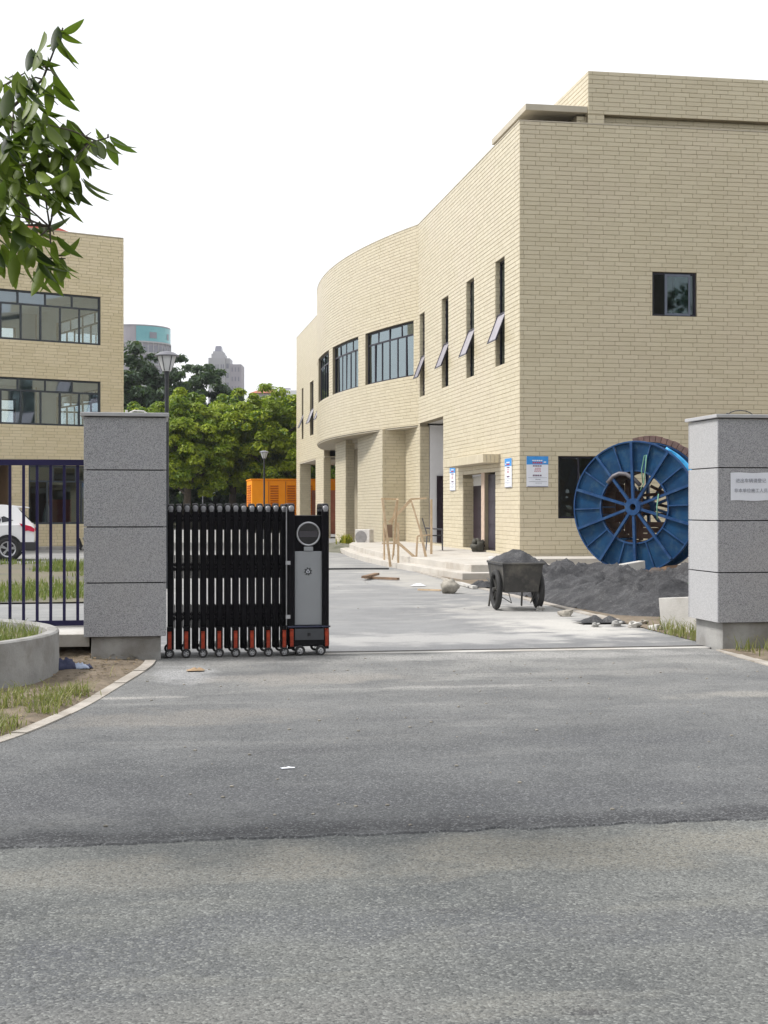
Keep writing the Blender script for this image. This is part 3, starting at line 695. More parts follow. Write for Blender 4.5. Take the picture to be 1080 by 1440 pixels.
# entrance canopy with soldier course
YC0, YC1 = onX(704, XM), 43.8
b = MB(); b.box(9.285, XM - .018, YC0 + .01, YC1, 2.83, 3.07); cn = b.build('entrance_canopy', SOFFIT, rb, world=True)
sol = [(x, x + .11, 2.83, 3.08) for x in np.arange(9.27, XM - .1, .115)]; soy = [(y, y + .11, 2.83, 3.08) for y in np.arange(YC0, YC1 - .1, .115)]
V = []; Q = []; T = []; n = 0
for r, p in ((np.array(sol), P(flatpos_y(YC0 + .008))), (np.array(soy), P(flatpos_x(9.283)))):
    v, q, t = brick_arrays(r, p); V.append(v - np.array([XM, YF, 0])); Q.append(q + n); T.append(t); n += len(v)
o = bpy.data.objects.new('soldier_course', npmesh('soldier_course', np.concatenate(V), np.concatenate(Q), TAN, np.concatenate(T))); put(o, cn)

# platform and steps
pedge = [(7.26, 31.2), (6.9, 35.5), (6.75, 38.5), (6.72, 41.4), (6.9, 46), (7.2, 50)]
def plat(off, z0, z1, name):
    poly = [(x - off, y - off * 1.6) for x, y in pedge[:1]] + [(x - off, y) for x, y in pedge[1:]] + [(7.6, 52), (XM - .02, 52.9), (XM - .02, YF - .02), (XE, YF - .02), (XE, 34.6 - off), (9.7 + off, 34.6 - off), (9.1 + off, pedge[0][1] - off * 1.6)]
    b = MB(); b.prism(poly, z0, z1); return structure(b.build(name, PLATF, bev=.012))
plat(.32, -.02, .14, 'step'); plat(0, -.02, .3, 'platform')
b = MB(); b.box(XM + .0, 12.5, YP0 - .3, YP1 + .1, 0, .3); structure(b.build('platform', PLATF))

# notices on the wall
def poster(px0, px1, z0, z1, pos, label, detail=True):
    s0, s1 = px0, px1; w = s1 - s0; h = z1 - z0
    c = pos((s0 + s1) / 2, z0, -.02); t = thing('notice_board', label, 'notice', c)
    b = MB(); gbox(b, pos, s0, s1, z0, z1, -.034, -.018); b.build('board', PAPER, t, world=True)
    b = MB(); gbox(b, pos, s0, s1, z0 + h * .73, z1, -.0365, -.0345); b.build('blue_header', POSTB, t, world=True)
    def line(name, m, a, c, zz, hh):
        q = MB(); n = max(2, int((c - a) * w / .05)); x = s0 + a * w; st = (c - a) * w / n
        for i in range(n): gbox(q, pos, x + i * st + .004, x + (i + 1) * st - .004 - random.random() * .006, z0 + h * zz, z0 + h * (zz + hh), -.039, -.0365)
        q.build(name, m, t, world=True)
    def rule(name, m, a, c, zz, hh):
        q = MB(); gbox(q, pos, s0 + a * w, s0 + c * w, z0 + h * zz, z0 + h * (zz + hh), -.039, -.0365); q.build(name, m, t, world=True)
    if detail:
        line('white_lettering', PAPER, .25, .74, .84, .04); line('white_lettering', INKR, .27, .74, .765, .05); rule('white_mark', PAPER, .79, .9, .79, .04)
        line('dark_lettering', INKD, .28, .7, .665, .04); line('red_lettering', INKR, .38, .66, .6, .02); line('red_lettering', INKR, .36, .66, .545, .02); line('red_lettering', INKR, .34, .68, .5, .018)
        line('dark_lettering', INKD, .28, .7, .35, .05); rule('rule', INKG, .06, .94, .3, .008); line('grey_lettering', INKG, .4, .65, .235, .02); rule('rule', INKG, .1, .94, .17, .01); line('grey_lettering', INKG, .4, .72, .12, .012); rule('rule', INKG, .04, .99, .0, .03)
    else:
        line('grey_lettering', INKG, .3, .75, .55, .025); line('red_lettering', INKR, .35, .7, .42, .02); line('white_lettering', PAPER, .3, .75, .84, .04)
poster(onY(740, YF), onY(770.5, YF), 2.13, 2.94, pf, 'white notice with blue header on the front wall beside the dark ground floor window')
poster(onX(721, XM), onX(711.5, XM), 2.13, 2.92, pm, 'narrow blue topped notice on the side wall, between the grey door and the building corner')
poster(onX(641.5, XM), onX(634, XM), 2.12, 2.9, pm, 'blue topped notice on the side wall beside the porch opening with the white wall')

# ================================================================== LEFT BUILDING
LC = at(173.5, 56); LRZ = rad(23.6)
lb = thing('building', 'three storey tan brick building with long strip windows behind the fence', 'building', LC, LRZ)
ML = MW[lb.name]; LXE = -19.0; LDEP = 9.5; LT = 12.16
def lp(fn):
    def g(s, z, d):
        x, y, zz = fn(s, z, d)
        if np.ndim(x) or np.ndim(y) or np.ndim(zz):
            return x, y, zz
        return (x, y, zz)
    return g
lf = lambda s, z, d: (s, d, z)                 # local front
def lw(fn): return lambda s, z, d: tuple(ML @ Vector(fn(s, z, d)))
lback = lambda s, z, d: (s, LDEP - d, z); lright = lambda s, z, d: (-d, s, z); lleft = lambda s, z, d: (LXE + d, s, z)
lh = [(-15.0, -.95, 7.89, 9.79), (-15.0, -.95, 4.7, 6.52), (-3.83, -.95, .99, 3.15), (-8.6, -4.55, .1, 3.3)]
lh = snh(lh)
lbk = [(-15, -1.2, 7.89, 9.6), (-15, -1.2, 4.7, 6.4)]; lrt = [(1.2, 6.8, 7.89, 9.6), (1.2, 6.8, 4.7, 6.4)]
b = MB(); wall_mesh(b, lf, LXE, 0, 0, LT, lh, .24); wall_mesh(b, lright, .241, LDEP - .241, 0, LT, lrt, .24); wall_mesh(b, lleft, .241, LDEP - .241, 0, LT, [], .24)
wall_mesh(b, lback, LXE, 0, 0, LT, lbk, .24)
b.build('wall', MORTAR, lb)
o = bricks_stuff('brick_facing', [(brick_rects(LXE, 0.016, 0, LT, lh), P(lf)), (brick_rects(0, LDEP, 0, LT, lrt), P(lambda s, z, d: (-d, s, z)))], TANW, lb)
INT = mat('grey_interior_paint', (.66, .7, .72), (.6, .64, .66), 1, .8)
for z in (3.55, 6.95, 10.2):
    b = MB(); b.box(LXE + .25, -.25, .25, LDEP - .25, z, z + .25); b.build('floor', INT, lb)
b = MB(); b.box(LXE + .25, -.25, .25, LDEP - .25, 11.5, 11.7); b.build('roof', CONC, lb)
b = MB()
for z0, z1 in ((3.8, 6.95), (7.2, 10.2)):
    b.box(-3.3, -3.0, LDEP - .6, LDEP - .3, z0, z1); b.box(-9.3, -9, LDEP - .6, LDEP - .3, z0, z1)
wall_mesh(b, lambda s, z, d: lback(s, z, d + .243), LXE + .3, -.3, 3.9, 11.4, snh(lbk), .02); wall_mesh(b, lambda s, z, d: lright(s, z, d + .243), .3, LDEP - .3, 3.9, 11.4, snh(lrt), .02)
wall_mesh(b, lambda s, z, d: lf(s, z, d + .243), LXE + .3, -.3, 3.9, 11.4, lh[:2], .02)
b.build('inner_lining', INT, lb)
b = MB(); b.box(-9.0, -4.54, 2.0, 2.1, .1, 3.5); b.box(-9.0, -8.9, .25, 2, .1, 3.5); b.box(-4.5, -4.4, .25, 4, .1, 3.5); b.box(-4.54, -.3, 3.8, 3.9, .1, 3.5)
b.build('recess_wall', mat('brown_render', (.2, .12, .06), (.16, .1, .055), 2, .8), lb)
b = MB(); b.box(-6.9, -5.2, 1.93, 1.998, .1, 2.25); b.build('door', DARK, lb)
b = MB(); b.box(-2.1, -1.3, 2.2, 2.6, .12, 1.9); b.build('red_cabinet', mat('red_cabinet', (.4, .06, .03), None, 3, .5), lb)
b = MB(); b.lathe([(.22, .9), (.16, 1.3), (.05, 1.75), (0, 1.8)], 8, 'Z', (-2.75, 1.0, 0)); b.build('white_drape', PLASTER, lb)
window(lb, lw(lf), *lh[0], .06, 13, 18, .27, .07, GRFRAME, GLASS)
window(lb, lw(lf), *lh[1], .06, 13, 18, .27, .07, GRFRAME, GLASS)
window(lb, lw(lf), *lh[2], .06, 3, 4, .27, .07, GRFRAME, GLASSD)
for a, c, e, f in lbk: window(lb, lw(lback), a, c, e, f, .1, 9, 14, .3, .07, GRFRAME, GLASS)
for a, c, e, f in lrt: window(lb, lw(lright), a, c, e, f, .1, 4, 6, .3, .07, GRFRAME, GLASS)
b = MB(); gbox(b, lf, LXE, .0, LT, LT + .035, -.03, .25); b.build('coping', SOFFIT, lb)
t = thing('roof_board', 'red board lying on the parapet of the left building', 'board', ML @ Vector((-2.9, .1, LT + .03)), LRZ)
b = MB(); b.hexa([(-.9, 0, .01), (.75, 0, .01), (.75, .3, .01), (-.9, .3, .01), (-.9, 0, .16), (.35, 0, .13), (.35, .3, .13), (-.9, .3, .16)]); b.build('board', mat('faded_red', (.65, .16, .12), (.55, .12, .09), 3, .6), t)
b = MB(); b.box(-15, -.5, -1.2, -.01, -.02, .1); structure(b.build('pavement', CONC)).matrix_world = ML

# ================================================================== GATE PILLARS
def pillar(x0, zoff, label, paper=False):
    w, d = .845, .88; y0 = 15.05
    t = thing('gate_pillar', label, 'pillar', (x0 + w / 2, y0 + d / 2, 0), 0, 'grey granite pillars beside the gate')
    b = MB(); b.box(x0 + .075, x0 + w - .055, y0 + .05, y0 + d - .05, -.05, .245 + zoff); b.build('plinth', CONC, t, world=True, bev=.006)
    b = MB(); b.box(x0 + .03, x0 + w - .03, y0 + .03, y0 + d - .03, .25 + zoff, 2.53 + zoff); b.build('core', DARK, t, world=True)
    zs = [.245, .81, 1.392, 1.985, 2.54]
    for i in range(4):
        za, zb = zs[i] + zoff + .006, zs[i + 1] + zoff - .006
        for (a, c, e, f) in ((x0, x0 + w, y0, y0 + .028), (x0, x0 + w, y0 + d - .028, y0 + d), (x0, x0 + .028, y0 + .0295, y0 + d - .0295), (x0 + w - .028, x0 + w, y0 + .0295, y0 + d - .0295)):
            b = MB(); b.box(a, c, e, f, za, zb); b.build('granite_panel', GRAN if f - e < .1 else GRANLIT, t, world=True, bev=.003)  # side panels take the lighter, sunlit-toned granite
    b = MB(); b.box(x0 - .035, x0 + w + .03, y0 - .035, y0 + d + .03, 2.543 + zoff, 2.583 + zoff); b.build('cap', GRANP, t, world=True, bev=.006)
    return t
GRANLIT = granite('sunlit_side_granite', (.36, .36, .365), (.46, .46, .465), (.3, .3, .31))  # lighter copy of the pillar granite: sunlit side faces put into the colour
PX_L = -.612; PX_R = 6.33
pl = pillar(PX_L, 0, 'grey granite gate pillar at the left, between the railings and the folding gate')
b = MB(); b.tube([(-.18, 15.5, 2.58), (-.18, 15.5, 2.64)], .014, 8); b.tube([(-.18, 15.5, 2.6), (-.1, 15.5, 2.635), (.0, 15.5, 2.63), (.06, 15.5, 2.59)], .008, 6); b.build('cable_stub', WHITEU, pl, world=True)
prr = pillar(PX_R, .055, 'grey granite gate pillar at the right, with a paper notice stuck on it')
b = MB(); b.tube([(6.62 + .17 * (1 - math.cos(PI * i / 8)) , 15.5, 2.63 + .085 * math.sin(PI * i / 8)) for i in range(9)], .006, 6); b.tube([(6.62, 15.5, 2.63), (6.635, 15.5, 2.68)], .014, 6); b.build('cable_loop', LAMPD, prr, world=True)
# paper notice
nx0, nx1, nz0, nz1 = onY(1027, 15.05), onY(1081.5, 15.05), 1.672, 1.985
t = thing('paper_notice', 'white paper notice with two grey lines of writing on the right granite pillar', 'notice', ((nx0 + nx1) / 2, 15.045, nz0))
b = MB(); V = []
for i in range(9):
    for j in range(5): V.append((nx0 + (nx1 - nx0) * i / 8, 15.0455 - .004 * (.5 + .5 * math.sin(i * 1.9 + j)), nz0 + (nz1 - nz0) * j / 4 + .004 * math.sin(i)))
b.add(V, [(i * 5 + j, (i + 1) * 5 + j, (i + 1) * 5 + j + 1, i * 5 + j + 1) for i in range(8) for j in range(4)]); b.build('paper', PAPER, t, world=True, smooth=True)
def text(body, size, loc, m, parent, name='lettering'):
    c = bpy.data.curves.new('t', 'FONT'); c.body = body; c.size = size; c.align_x = 'CENTER'; c.extrude = .0004
    o = bpy.data.objects.new('t', c); COL.objects.link(o); dg = bpy.context.evaluated_depsgraph_get(); me = bpy.data.meshes.new_from_object(o.evaluated_get(dg))
    bpy.data.objects.remove(o); M = Matrix.Translation(Vector(loc)) @ Matrix.Rotation(PI / 2, 4, 'X'); me.transform(MW[parent.name].inverted() @ M)
    me.materials.clear(); me.materials.append(m); q = bpy.data.objects.new(name, me); put(q, parent); return q
text('进出车辆请登记', .052, ((nx0 + nx1) / 2 + .01, 15.0375, nz0 + .205), INKG, t)
text('非本单位施工人员', .05, ((nx0 + nx1) / 2 + .01, 15.0375, nz0 + .095), INKG, t)

# ================================================================== FENCE, PLANTER
fn = thing('fence', 'dark navy metal railing with upright bars left of the gate pillar', 'fence', (-3, 16.3, .26))
FZ0, FZ1 = .27, 2.13
b = MB(); b.box(-7, PX_L + .02, 16.27, 16.33, FZ1 - .065, FZ1); b.build('rail', NAVY, fn, world=True)
b = MB(); b.box(-7, PX_L + .02, 16.27, 16.33, FZ0, FZ0 + .06); b.build('rail', NAVY, fn, world=True)
x = onY(109.3, 16.3)
b = MB(); b.box(-.016, .016, -.016, .016, .001, FZ1 - FZ0 - .126); bm_ = b.mesh('bar', NAVY)
while x > -6.9:
    o = bpy.data.objects.new('bar', bm_); put(o, fn); o.location = (x + 3, 0, FZ0 + .06 - .26); x -= .1475
lwall = thing('low_wall', 'low concrete ledge under the navy railing', 'wall', (-3, 15.9, 0))
b = MB(); b.box(-7, PX_L + .05, 15.28, 16.6, .13, .262); b.build('ledge', CONCL, lwall, world=True, bev=.006)
b = MB(); b.box(-7, PX_L + .05, 15.75, 16.5, -.05, .13); b.build('footing', CONC, lwall, world=True)
pc = gnd(0, 900); PCX, PCY = None, None
q = at(540 + (-5.1) * F / 13.35, 13.35); PCX, PCY = q.x, q.y
pt = thing('planter', 'round grey rendered planter wall at the left edge', 'planter', (PCX, PCY, 0))
b = MB(); R = 2.0; b.lathe([(R + .01, -.05), (R, .2), (R, .405), (R - .02, .42), (R - .1, .42), (R - .115, .4), (R - .115, .1)], 96); b.build('rendered_wall', CONC, pt, smooth=False)
b = MB(); b.lathe([(0, .33), (R * .5, .34), (R - .11, .3)], 40); b.build('soil', SOIL, pt, smooth=True)
pts = []
while len(pts) < 5200:
    a = random.uniform(0, 2 * PI); r = R * .92 * math.sqrt(random.random())
    if random.random() < .75 + .6 * pn(r * math.cos(a), r * math.sin(a), 1.6, 1): pts.append((r * math.cos(a), r * math.sin(a), .32))
stuff(blades('grass', pts, .05, .15, .006, GRASS, .8, pt)); 

# clothes on the soil
t = thing('cloth_bundle', 'dark navy and pale blue crumpled clothes dropped by the round planter', 'clothes', gnd(95, 946), .2)
def rag(sx, sy, h, seed, m, off):
    V = []; n = 16
    for j in range(n):
        for i in range(n):
            u, v = i / (n - 1) - .5, j / (n - 1) - .5; e = max(0, 1 - (2 * max(abs(u), abs(v))) ** 3)
            z = .015 + h * e * (.55 + .9 * abs(mnoise.noise(Vector((u * 4, v * 4, seed)))) ) + .012 * mnoise.noise(Vector((u * 13, v * 13, seed)))
            k = 1 + .25 * mnoise.noise(Vector((u * 3, v * 3, seed + 5)))
            V.append((u * sx * k + off[0], v * sy * k + off[1], z))
    b = MB(); b.add(V, [(j * n + i, j * n + i + 1, (j + 1) * n + i + 1, (j + 1) * n + i) for j in range(n - 1) for i in range(n - 1)]); return b.build('cloth', m, t, smooth=True, solid=.006)
t.location.z = .03
rag(.26, .22, .12, 1, CLOTHB, (-.04, 0)); rag(.15, .12, .055, 7, CLOTHW, (.12, -.03)); rag(.08, .08, .06, 3, CLOTHW, (-.1, .05)); rag(.08, .1, .04, 5, CLOTHB, (.19, -.02))

# ================================================================== FOLDING GATE
gt = thing('folding_gate', 'black electric folding gate closed up beside the left pillar', 'gate', (1.0, 15.5, 0))
GX0 = onY(240.5, 15.3); GSP = (onY(401, 15.3) - GX0) / 14
def hoop_mesh(h, w, yd):
    b = MB(); r = .05
    prof = [(-w / 2, 0), (w / 2, 0)]
    pts = [(-yd, .07)] + [(-yd, h - r)] + [(-yd + r - r * math.cos(PI / 2 * k / 4), h - r + r * math.sin(PI / 2 * k / 4)) for k in range(1, 5)] + \
          [(yd - r + r * math.sin(PI / 2 * k / 4), h - r + r * math.cos(PI / 2 * k / 4)) for k in range(0, 5)] + [(yd, .07)]
    # square tube swept in the YZ plane, slightly rounded section
    sec = [(-w / 2, -.016), (-w / 2 + .012, -.024), (w / 2 - .012, -.024), (w / 2, -.016), (w / 2, .016), (w / 2 - .012, .024), (-w / 2 + .012, .024), (-w / 2, .016)]
    vs = []
    for i, (y, z) in enumerate(pts):
        a = pts[max(i - 1, 0)]; c = pts[min(i + 1, len(pts) - 1)]; d = Vector((c[0] - a[0], c[1] - a[1])).normalized(); nn = Vector((-d.y, d.x))
        vs += [(sx, y + nn.x * so, z + nn.y * so) for sx, so in sec]
    n = 8; m = len(pts)
    b.add(vs, [(i * n + k, i * n + (k + 1) % n, (i + 1) * n + (k + 1) % n, (i + 1) * n + k) for i in range(m - 1) for k in range(n)] + [tuple(range(n)), tuple((m - 1) * n + k for k in range(n))])
    return b
hm = hoop_mesh(1.612, .067, .055).mesh('hoop', BLACKM)
cb = MB()
for s in (-1, 1):
    cb.lathe([(.0335, -.036), (.0345, -.02), (.034, .0), (.028, .018), (.015, .028), (0, .031)], 12, 'Z', (0, s * .053, 1.585))
cm = cb.mesh('hoop_cap', CAPM, True)
for i in range(15):
    o = bpy.data.objects.new('hoop', hm); put(o, gt); o.location = (GX0 + i * GSP - 1.0, 0, random.uniform(-.004, .004))
    c = bpy.data.objects.new('hoop_cap', cm); put(c, o)
lk = []
for sg in (1, -1):
    b = MB(); b.bar((-.036, 0, -sg * .115), (.036, 0, sg * .115), .008, .045, (0, 1, 0)); lk.append(b.mesh('scissor_link', BLACKM))
b = MB(); b.bar((0, 0, -.125), (0, 0, .125), .008, .042, (0, 1, 0)); lk.append(b.mesh('scissor_link', BLACKM))
for i in range(14):
    xc = GX0 + (i + .5) * GSP - 1.0
    for zc in (.42, .955, 1.48):
        for y in (-.055, .055):
            for k in (0, 1, 2):
                o = bpy.data.objects.new('scissor_link', lk[k]); put(o, gt); o.location = (xc, y + .006 * k, zc)
wb = MB(); wb.lathe([(.026, -.014), (.047, -.017), (.05, -.012), (.05, .012), (.047, .017), (.026, .014)], 20, 'Y', closed_prof=True); wm = wb.mesh('tyre', RUBBER, True)
rbm = MB(); rbm.lathe([(0, -.012), (.012, -.014), (.013, -.01)], 12, 'Y'); rbm.lathe([(.025, -.012), (.029, -.016), (.029, .012), (.025, .012)], 18, 'Y', closed_prof=True)
for k in range(5):
    a = 2 * PI * k / 5 + .3; rbm.bar((.01 * math.cos(a), -.011, .01 * math.sin(a)), (.026 * math.cos(a), -.011, .026 * math.sin(a)), .007, .006, (0, 1, 0))
rm = rbm.mesh('rim', CHROME)
def gwheel(x, y, z=.05, sc=1):
    o = bpy.data.objects.new('wheel', wm); put(o, gt); o.location = (x, y, z); o.scale = (sc,) * 3
    r = bpy.data.objects.new('rim', rm); put(r, o); r.rotation_euler = (0, random.random() * 6, 0)
rf = MB(); rf.hexa([(-.018, -.012, 0), (.018, -.012, 0), (.021, .02, 0), (-.021, .02, 0), (-.018, -.004, .18), (.018, -.004, .18), (.021, .02, .19), (-.021, .02, .19)]); rfm = rf.mesh('reflector', REDREF)
bk = MB(); bk.box(-.027, .027, .0, .1, -.02, .24); bk.box(-.02, .02, .1, .56, -.02, .04); bk.box(-.024, .024, -.014, .03, .205, .235); bk.box(-.02, .02, -.01, .03, -.03, .0); bkm = bk.mesh('bogie', BLACKM)
for px in (238.5, 262, 285.5, 308.5, 331.5, 354.5, 377.5, 400):
    x = onY(px, 15.2) - 1.0
    for yy in (-.3,):
        o = bpy.data.objects.new('bogie', bkm); put(o, gt); o.location = (x, yy + .02, .085)
        o = bpy.data.objects.new('reflector', rfm); put(o, gt); o.location = (x, yy + .008, .095)
        gwheel(x, yy + .012)
    gwheel(x, .28)
# motor head
HX0, HX1 = onY(405.5, 15.25) - 1, onY(463, 15.25) - 1; HXC = (HX0 + HX1) / 2; hw = HX1 - HX0
b = MB(); b.box(HX0 + .06, HX1 - .02, -.2, .2, .1, 1.51); b.build('motor_housing', BLACKM, gt, bev=.008)
for xx in (HX0 + .033, HX1 - .04):
    b = hoop_mesh(1.615, .075, .225); b.v = [(x + xx, y, z) for x, y, z in b.v]; o = b.build('end_post', BLACKM, gt)
    q = MB()
    for s in (-1, 1): q.lathe([(.036, -.036), (.038, -.02), (.037, .0), (.03, .018), (.015, .028), (0, .031)], 12, 'Z', (xx, s * .222, 1.588))
    q.build('hoop_cap', CAPM, o, smooth=True)
RX = HXC + .0; RZ_ = 1.31
b = MB(); b.lathe([(.112, -.012), (.122, -.02), (.132, -.012), (.132, 0), (.112, 0)], 40, 'Y', (RX, -.202, RZ_), closed_prof=True); b.build('screen_ring', CHROME, gt, smooth=True)
b = MB(); b.lathe([(0, -.004), (.112, -.004)], 40, 'Y', (RX, -.202, RZ_)); b.build('screen', mat('screen_plastic', (.012, .011, .014), None, 6, .12), gt)
b = MB(); b.box(RX - .1, RX + .1, -.2085, -.2065, RZ_ - .035, RZ_ + .03); b.build('display_band', mat('display_band', (.05, .045, .055), None, 6, .15), gt)
b = MB(); b.box(HXC - .152, HXC + .15, -.218, -.201, .325, 1.122); b.build('front_panel', STEELG, gt, bev=.006)
b = MB(); b.box(HXC - .05, HXC + .05, -.228, -.203, 1.124, 1.172); b.build('latch', STEELG, gt, bev=.006)
# emblem: cog ring with a three armed mark
b = MB(); ex, ez, ey = HXC - .005, .905, -.2205
b.lathe([(.022, 0), (.031, 0), (.031, -.003), (.022, -.003)], 24, 'Y', (ex, ey, ez), closed_prof=True)
for k in range(8):
    a = 2 * PI * k / 8 + .2; b.bar((ex + .032 * math.cos(a), ey - .001, ez + .032 * math.sin(a)), (ex + .043 * math.cos(a), ey - .001, ez + .043 * math.sin(a)), .009, .003, (0, 1, 0))
b.build('emblem_ring', DARK, gt)
b = MB(); b.lathe([(0, -.001), (.0215, -.001)], 20, 'Y', (ex, ey + .0005, ez)); b.build('emblem_disc', PAPER, gt)
b = MB()
for k in range(3):
    a = -PI / 2 + 2 * PI * k / 3; b.bar((ex, ey - .002, ez), (ex + .019 * math.cos(a), ey - .002, ez + .019 * math.sin(a)), .008, .002, (0, 1, 0))
b.build('emblem_mark', DARK, gt)
b = MB(); b.hexa([(HX0 + .005, -.27, .1), (HX1 + .0, -.27, .1), (HX1, .24, .1), (HX0 + .005, .24, .1), (HX0 + .005, -.245, .3), (HX1, -.245, .3), (HX1, .22, .3), (HX0 + .005, .22, .3)]); b.build('bumper', BLACKM, gt, bev=.015)
b = MB(); b.box(HX0 - .01, HX1 + .012, -.262, -.2, .302, .32); b.build('bumper_trim', mat('navy_trim', (.03, .035, .07), None, 5, .25), gt, bev=.004)
b = MB(); b.hexa([(HX0 + .07, -.2745, .17), (HX1 - .06, -.2745, .17), (HX1 - .06, -.26, .17), (HX0 + .07, -.26, .17), (HX0 + .07, -.256, .29), (HX1 - .06, -.256, .29), (HX1 - .06, -.24, .29), (HX0 + .07, -.24, .29)]); b.build('bumper_face', mat('grey_plastic', (.05, .053, .06), None, 5, .35), gt)
b = MB(); b.box(HXC - .015, HXC + .015, -.276, -.255, .215, .245); b.build('sensor', DARK, gt)
for xx in (HX0 + .035, HX1 - .028):
    o = bpy.data.objects.new('reflector', rfm); put(o, gt); o.location = (xx, -.268, .1); o.scale = (1.05, 1, 1)
gwheel(HX0 + .125, -.255, .056, 1.12); gwheel(HX1 - .095, -.255, .056, 1.12); gwheel(HX0 + .125, .25, .056, 1.12); gwheel(HX1 - .095, .25, .056, 1.12)
b = MB(); b.tube([(HX0 - .02, -.245, .12), (HX0 - .02, -.245, 1.6)], .006, 6); b.build('guide_rod', CHROME, gt)
b = MB()
for z in (1.0, .42): b.box(HX0 - .028, HX0 + .02, -.27, -.225, z - .02, z + .02)
b.build('rod_bracket', CHROME, gt)
b = MB(); gx = onY(285, 15.5) - 1; b.tube([(gx, 0, 1.6), (gx, 0, 1.72)], .004, 5); b.build('aerial', CHROME, gt)

# ================================================================== CABLE DRUM
DD = 33.0; DR = 1.53
dc = at(892, DD, 0); dz = 1.6
drum = thing('cable_drum', 'big blue steel cable drum standing in front of the tan brick wall', 'cable drum', dc, -(YAW + rad(33.5)))
def seg(a0, a1, r0, r1, y0, y1, n=5):
    b = MB()
    pts = []
    for k in range(n + 1):
        a = a0 + (a1 - a0) * k / n; pts.append((math.cos(a), math.sin(a)))
    for k in range(n):
        (c0, s0), (c1, s1) = pts[k], pts[k + 1]
        b.hexa([(r0 * c0, y0, r0 * s0 + dz), (r0 * c1, y0, r0 * s1 + dz), (r0 * c1, y1, r0 * s1 + dz), (r0 * c0, y1, r0 * s0 + dz), (r1 * c0, y0, r1 * s0 + dz), (r1 * c1, y0, r1 * s1 + dz), (r1 * c1, y1, r1 * s1 + dz), (r1 * c0, y1, r1 * s0 + dz)])
    return b
DW = .78; ri = .555 * DR
for side, y0 in ((0, 0.0), (1, DW)):
    fl = MB(); fl.lathe([(DR - .03, y0 - .05), (DR, y0 - .05), (DR + .01, y0), (DR, y0 + .05), (DR - .03, y0 + .05)], 72, 'Y', (0, 0, dz), closed_prof=True); flange = fl.build('flange_rim', BLUED, drum, smooth=False)
    for k in range(20):
        a = rad(20) + k * 2 * PI / 20; st = 2 * PI / 20; dy = .0 if k % 2 else .022
        b = seg(a + .01, a + st - .01, ri, DR - .028, y0 - .012 + dy, y0 + .012 + dy, 4); b.build('flange_panel', BLUE, flange)
    for k in range(20):
        a = rad(20) + k * 2 * PI / 20; c, s = math.cos(a), math.sin(a); sg = -1 if side == 0 else 1
        long_ = k % 2 == 0
        b = MB(); b.bar(((.16 if long_ else ri) * c, y0 + sg * (.045 if long_ else .02), (.16 if long_ else ri) * s + dz), ((DR - .03) * c, y0 + sg * (.045 if long_ else .02), (DR - .03) * s + dz), .06 if long_ else .03, .085 if long_ else .045, (0, 1, 0))
        b.build('spoke' if long_ else 'rib', BLUED, flange)
    b = MB(); sg = -1 if side == 0 else 1
    b.lathe([(.075, y0 + sg * .1), (.19, y0 + sg * .1), (.2, y0 + sg * .08), (.2, y0 - sg * .05), (.075, y0 - sg * .05)], 32, 'Y', (0, 0, dz), closed_prof=True); b.build('hub', BLUED, flange)
    b = MB(); b.lathe([(ri - .02, y0 - .04), (ri + .015, y0 - .04), (ri + .015, y0 + .04), (ri - .02, y0 + .04)], 60, 'Y', (0, 0, dz), closed_prof=True); b.build('inner_ring', BLUED, flange)
# barrel staves, some missing on the far side
for k in range(30):
    a0 = 2 * PI * k / 30; 
    if k in (1, 2, 28, 29, 20): continue
    b = seg(a0 + .008, a0 + 2 * PI / 30 - .008, ri - .04, ri - .0, .05, DW - .05, 2); b.build('barrel_plate', RUST, drum)
b = MB(); b.lathe([(.07, -.05), (.09, -.05), (.09, DW + .05), (.07, DW + .05)], 20, 'Y', (0, 0, dz), closed_prof=True); b.build('axle_tube', RUST, drum)
for k in range(7):
    x0 = -.82 + k * .118; x1 = x0 + .108; h = math.sqrt(max(0, (ri - .06) ** 2 - max(abs(x0), abs(x1)) ** 2))
    if h > .08:
        b = MB(); b.box(x0, x1, .5 + .015 * (k % 2), .53 + .015 * (k % 2), dz - h, dz + h * (1 if k < 5 else .1 * k)); b.build('packing_board', RUST, drum)
for k in range(3):
    z0 = -.74 + k * .135; h = math.sqrt((ri - .06) ** 2 - z0 ** 2)
    b = MB(); b.box(.012, h - .02 * k, .46, .49, dz + z0, dz + z0 + .12); b.build('packing_board', RUST, drum)
# tangled straps inside, cable end, rope
b = MB()
for (x0, z0, y0, x1, z1, y1) in ((-.3, .25, .5, .7, .35, .9), (-.1, -.1, .6, .75, -.25, 1.1), (.1, .5, .7, .8, .1, 1.0), (-.4, -.3, .8, .6, -.55, 1.0), (.05, .1, .9, .8, -.1, 1.15)):
    b.bar((x0, y0, z0 + dz), (x1, y1, z1 + dz), .05, .07)
b.build('inner_brace', RUST, drum)
b = MB(); ang = [-.64, -.5, -.36, -.2, -.02, .14]; zz = [.56, .72, .78, .77, .66, .5]
b.tube([(x, -.08 + .02 * i, z + dz) for i, (x, z) in enumerate(zip(ang, zz))], .05, 12); b.build('cable_end', mat('grey_cable_sheath', (.14, .13, .14), (.1, .09, .1), 6, .45), drum, smooth=True)
b = MB(); b.tube([(.27, -.13, .55 + dz), (.24, -.14, .85 + dz), (.31, -.14, 1.18 + dz), (.36, -.14, 1.2 + dz), (.34, -.14, .9 + dz), (.29, -.13, .55 + dz), (.2, -.12, .38 + dz)], .014, 6)
b.tube([(.64, -.1, .3 + dz), (.6, -.1, 0 + dz), (.61, -.1, -.28 + dz)], .016, 6); b.build('rope', ROPE, drum, smooth=True)
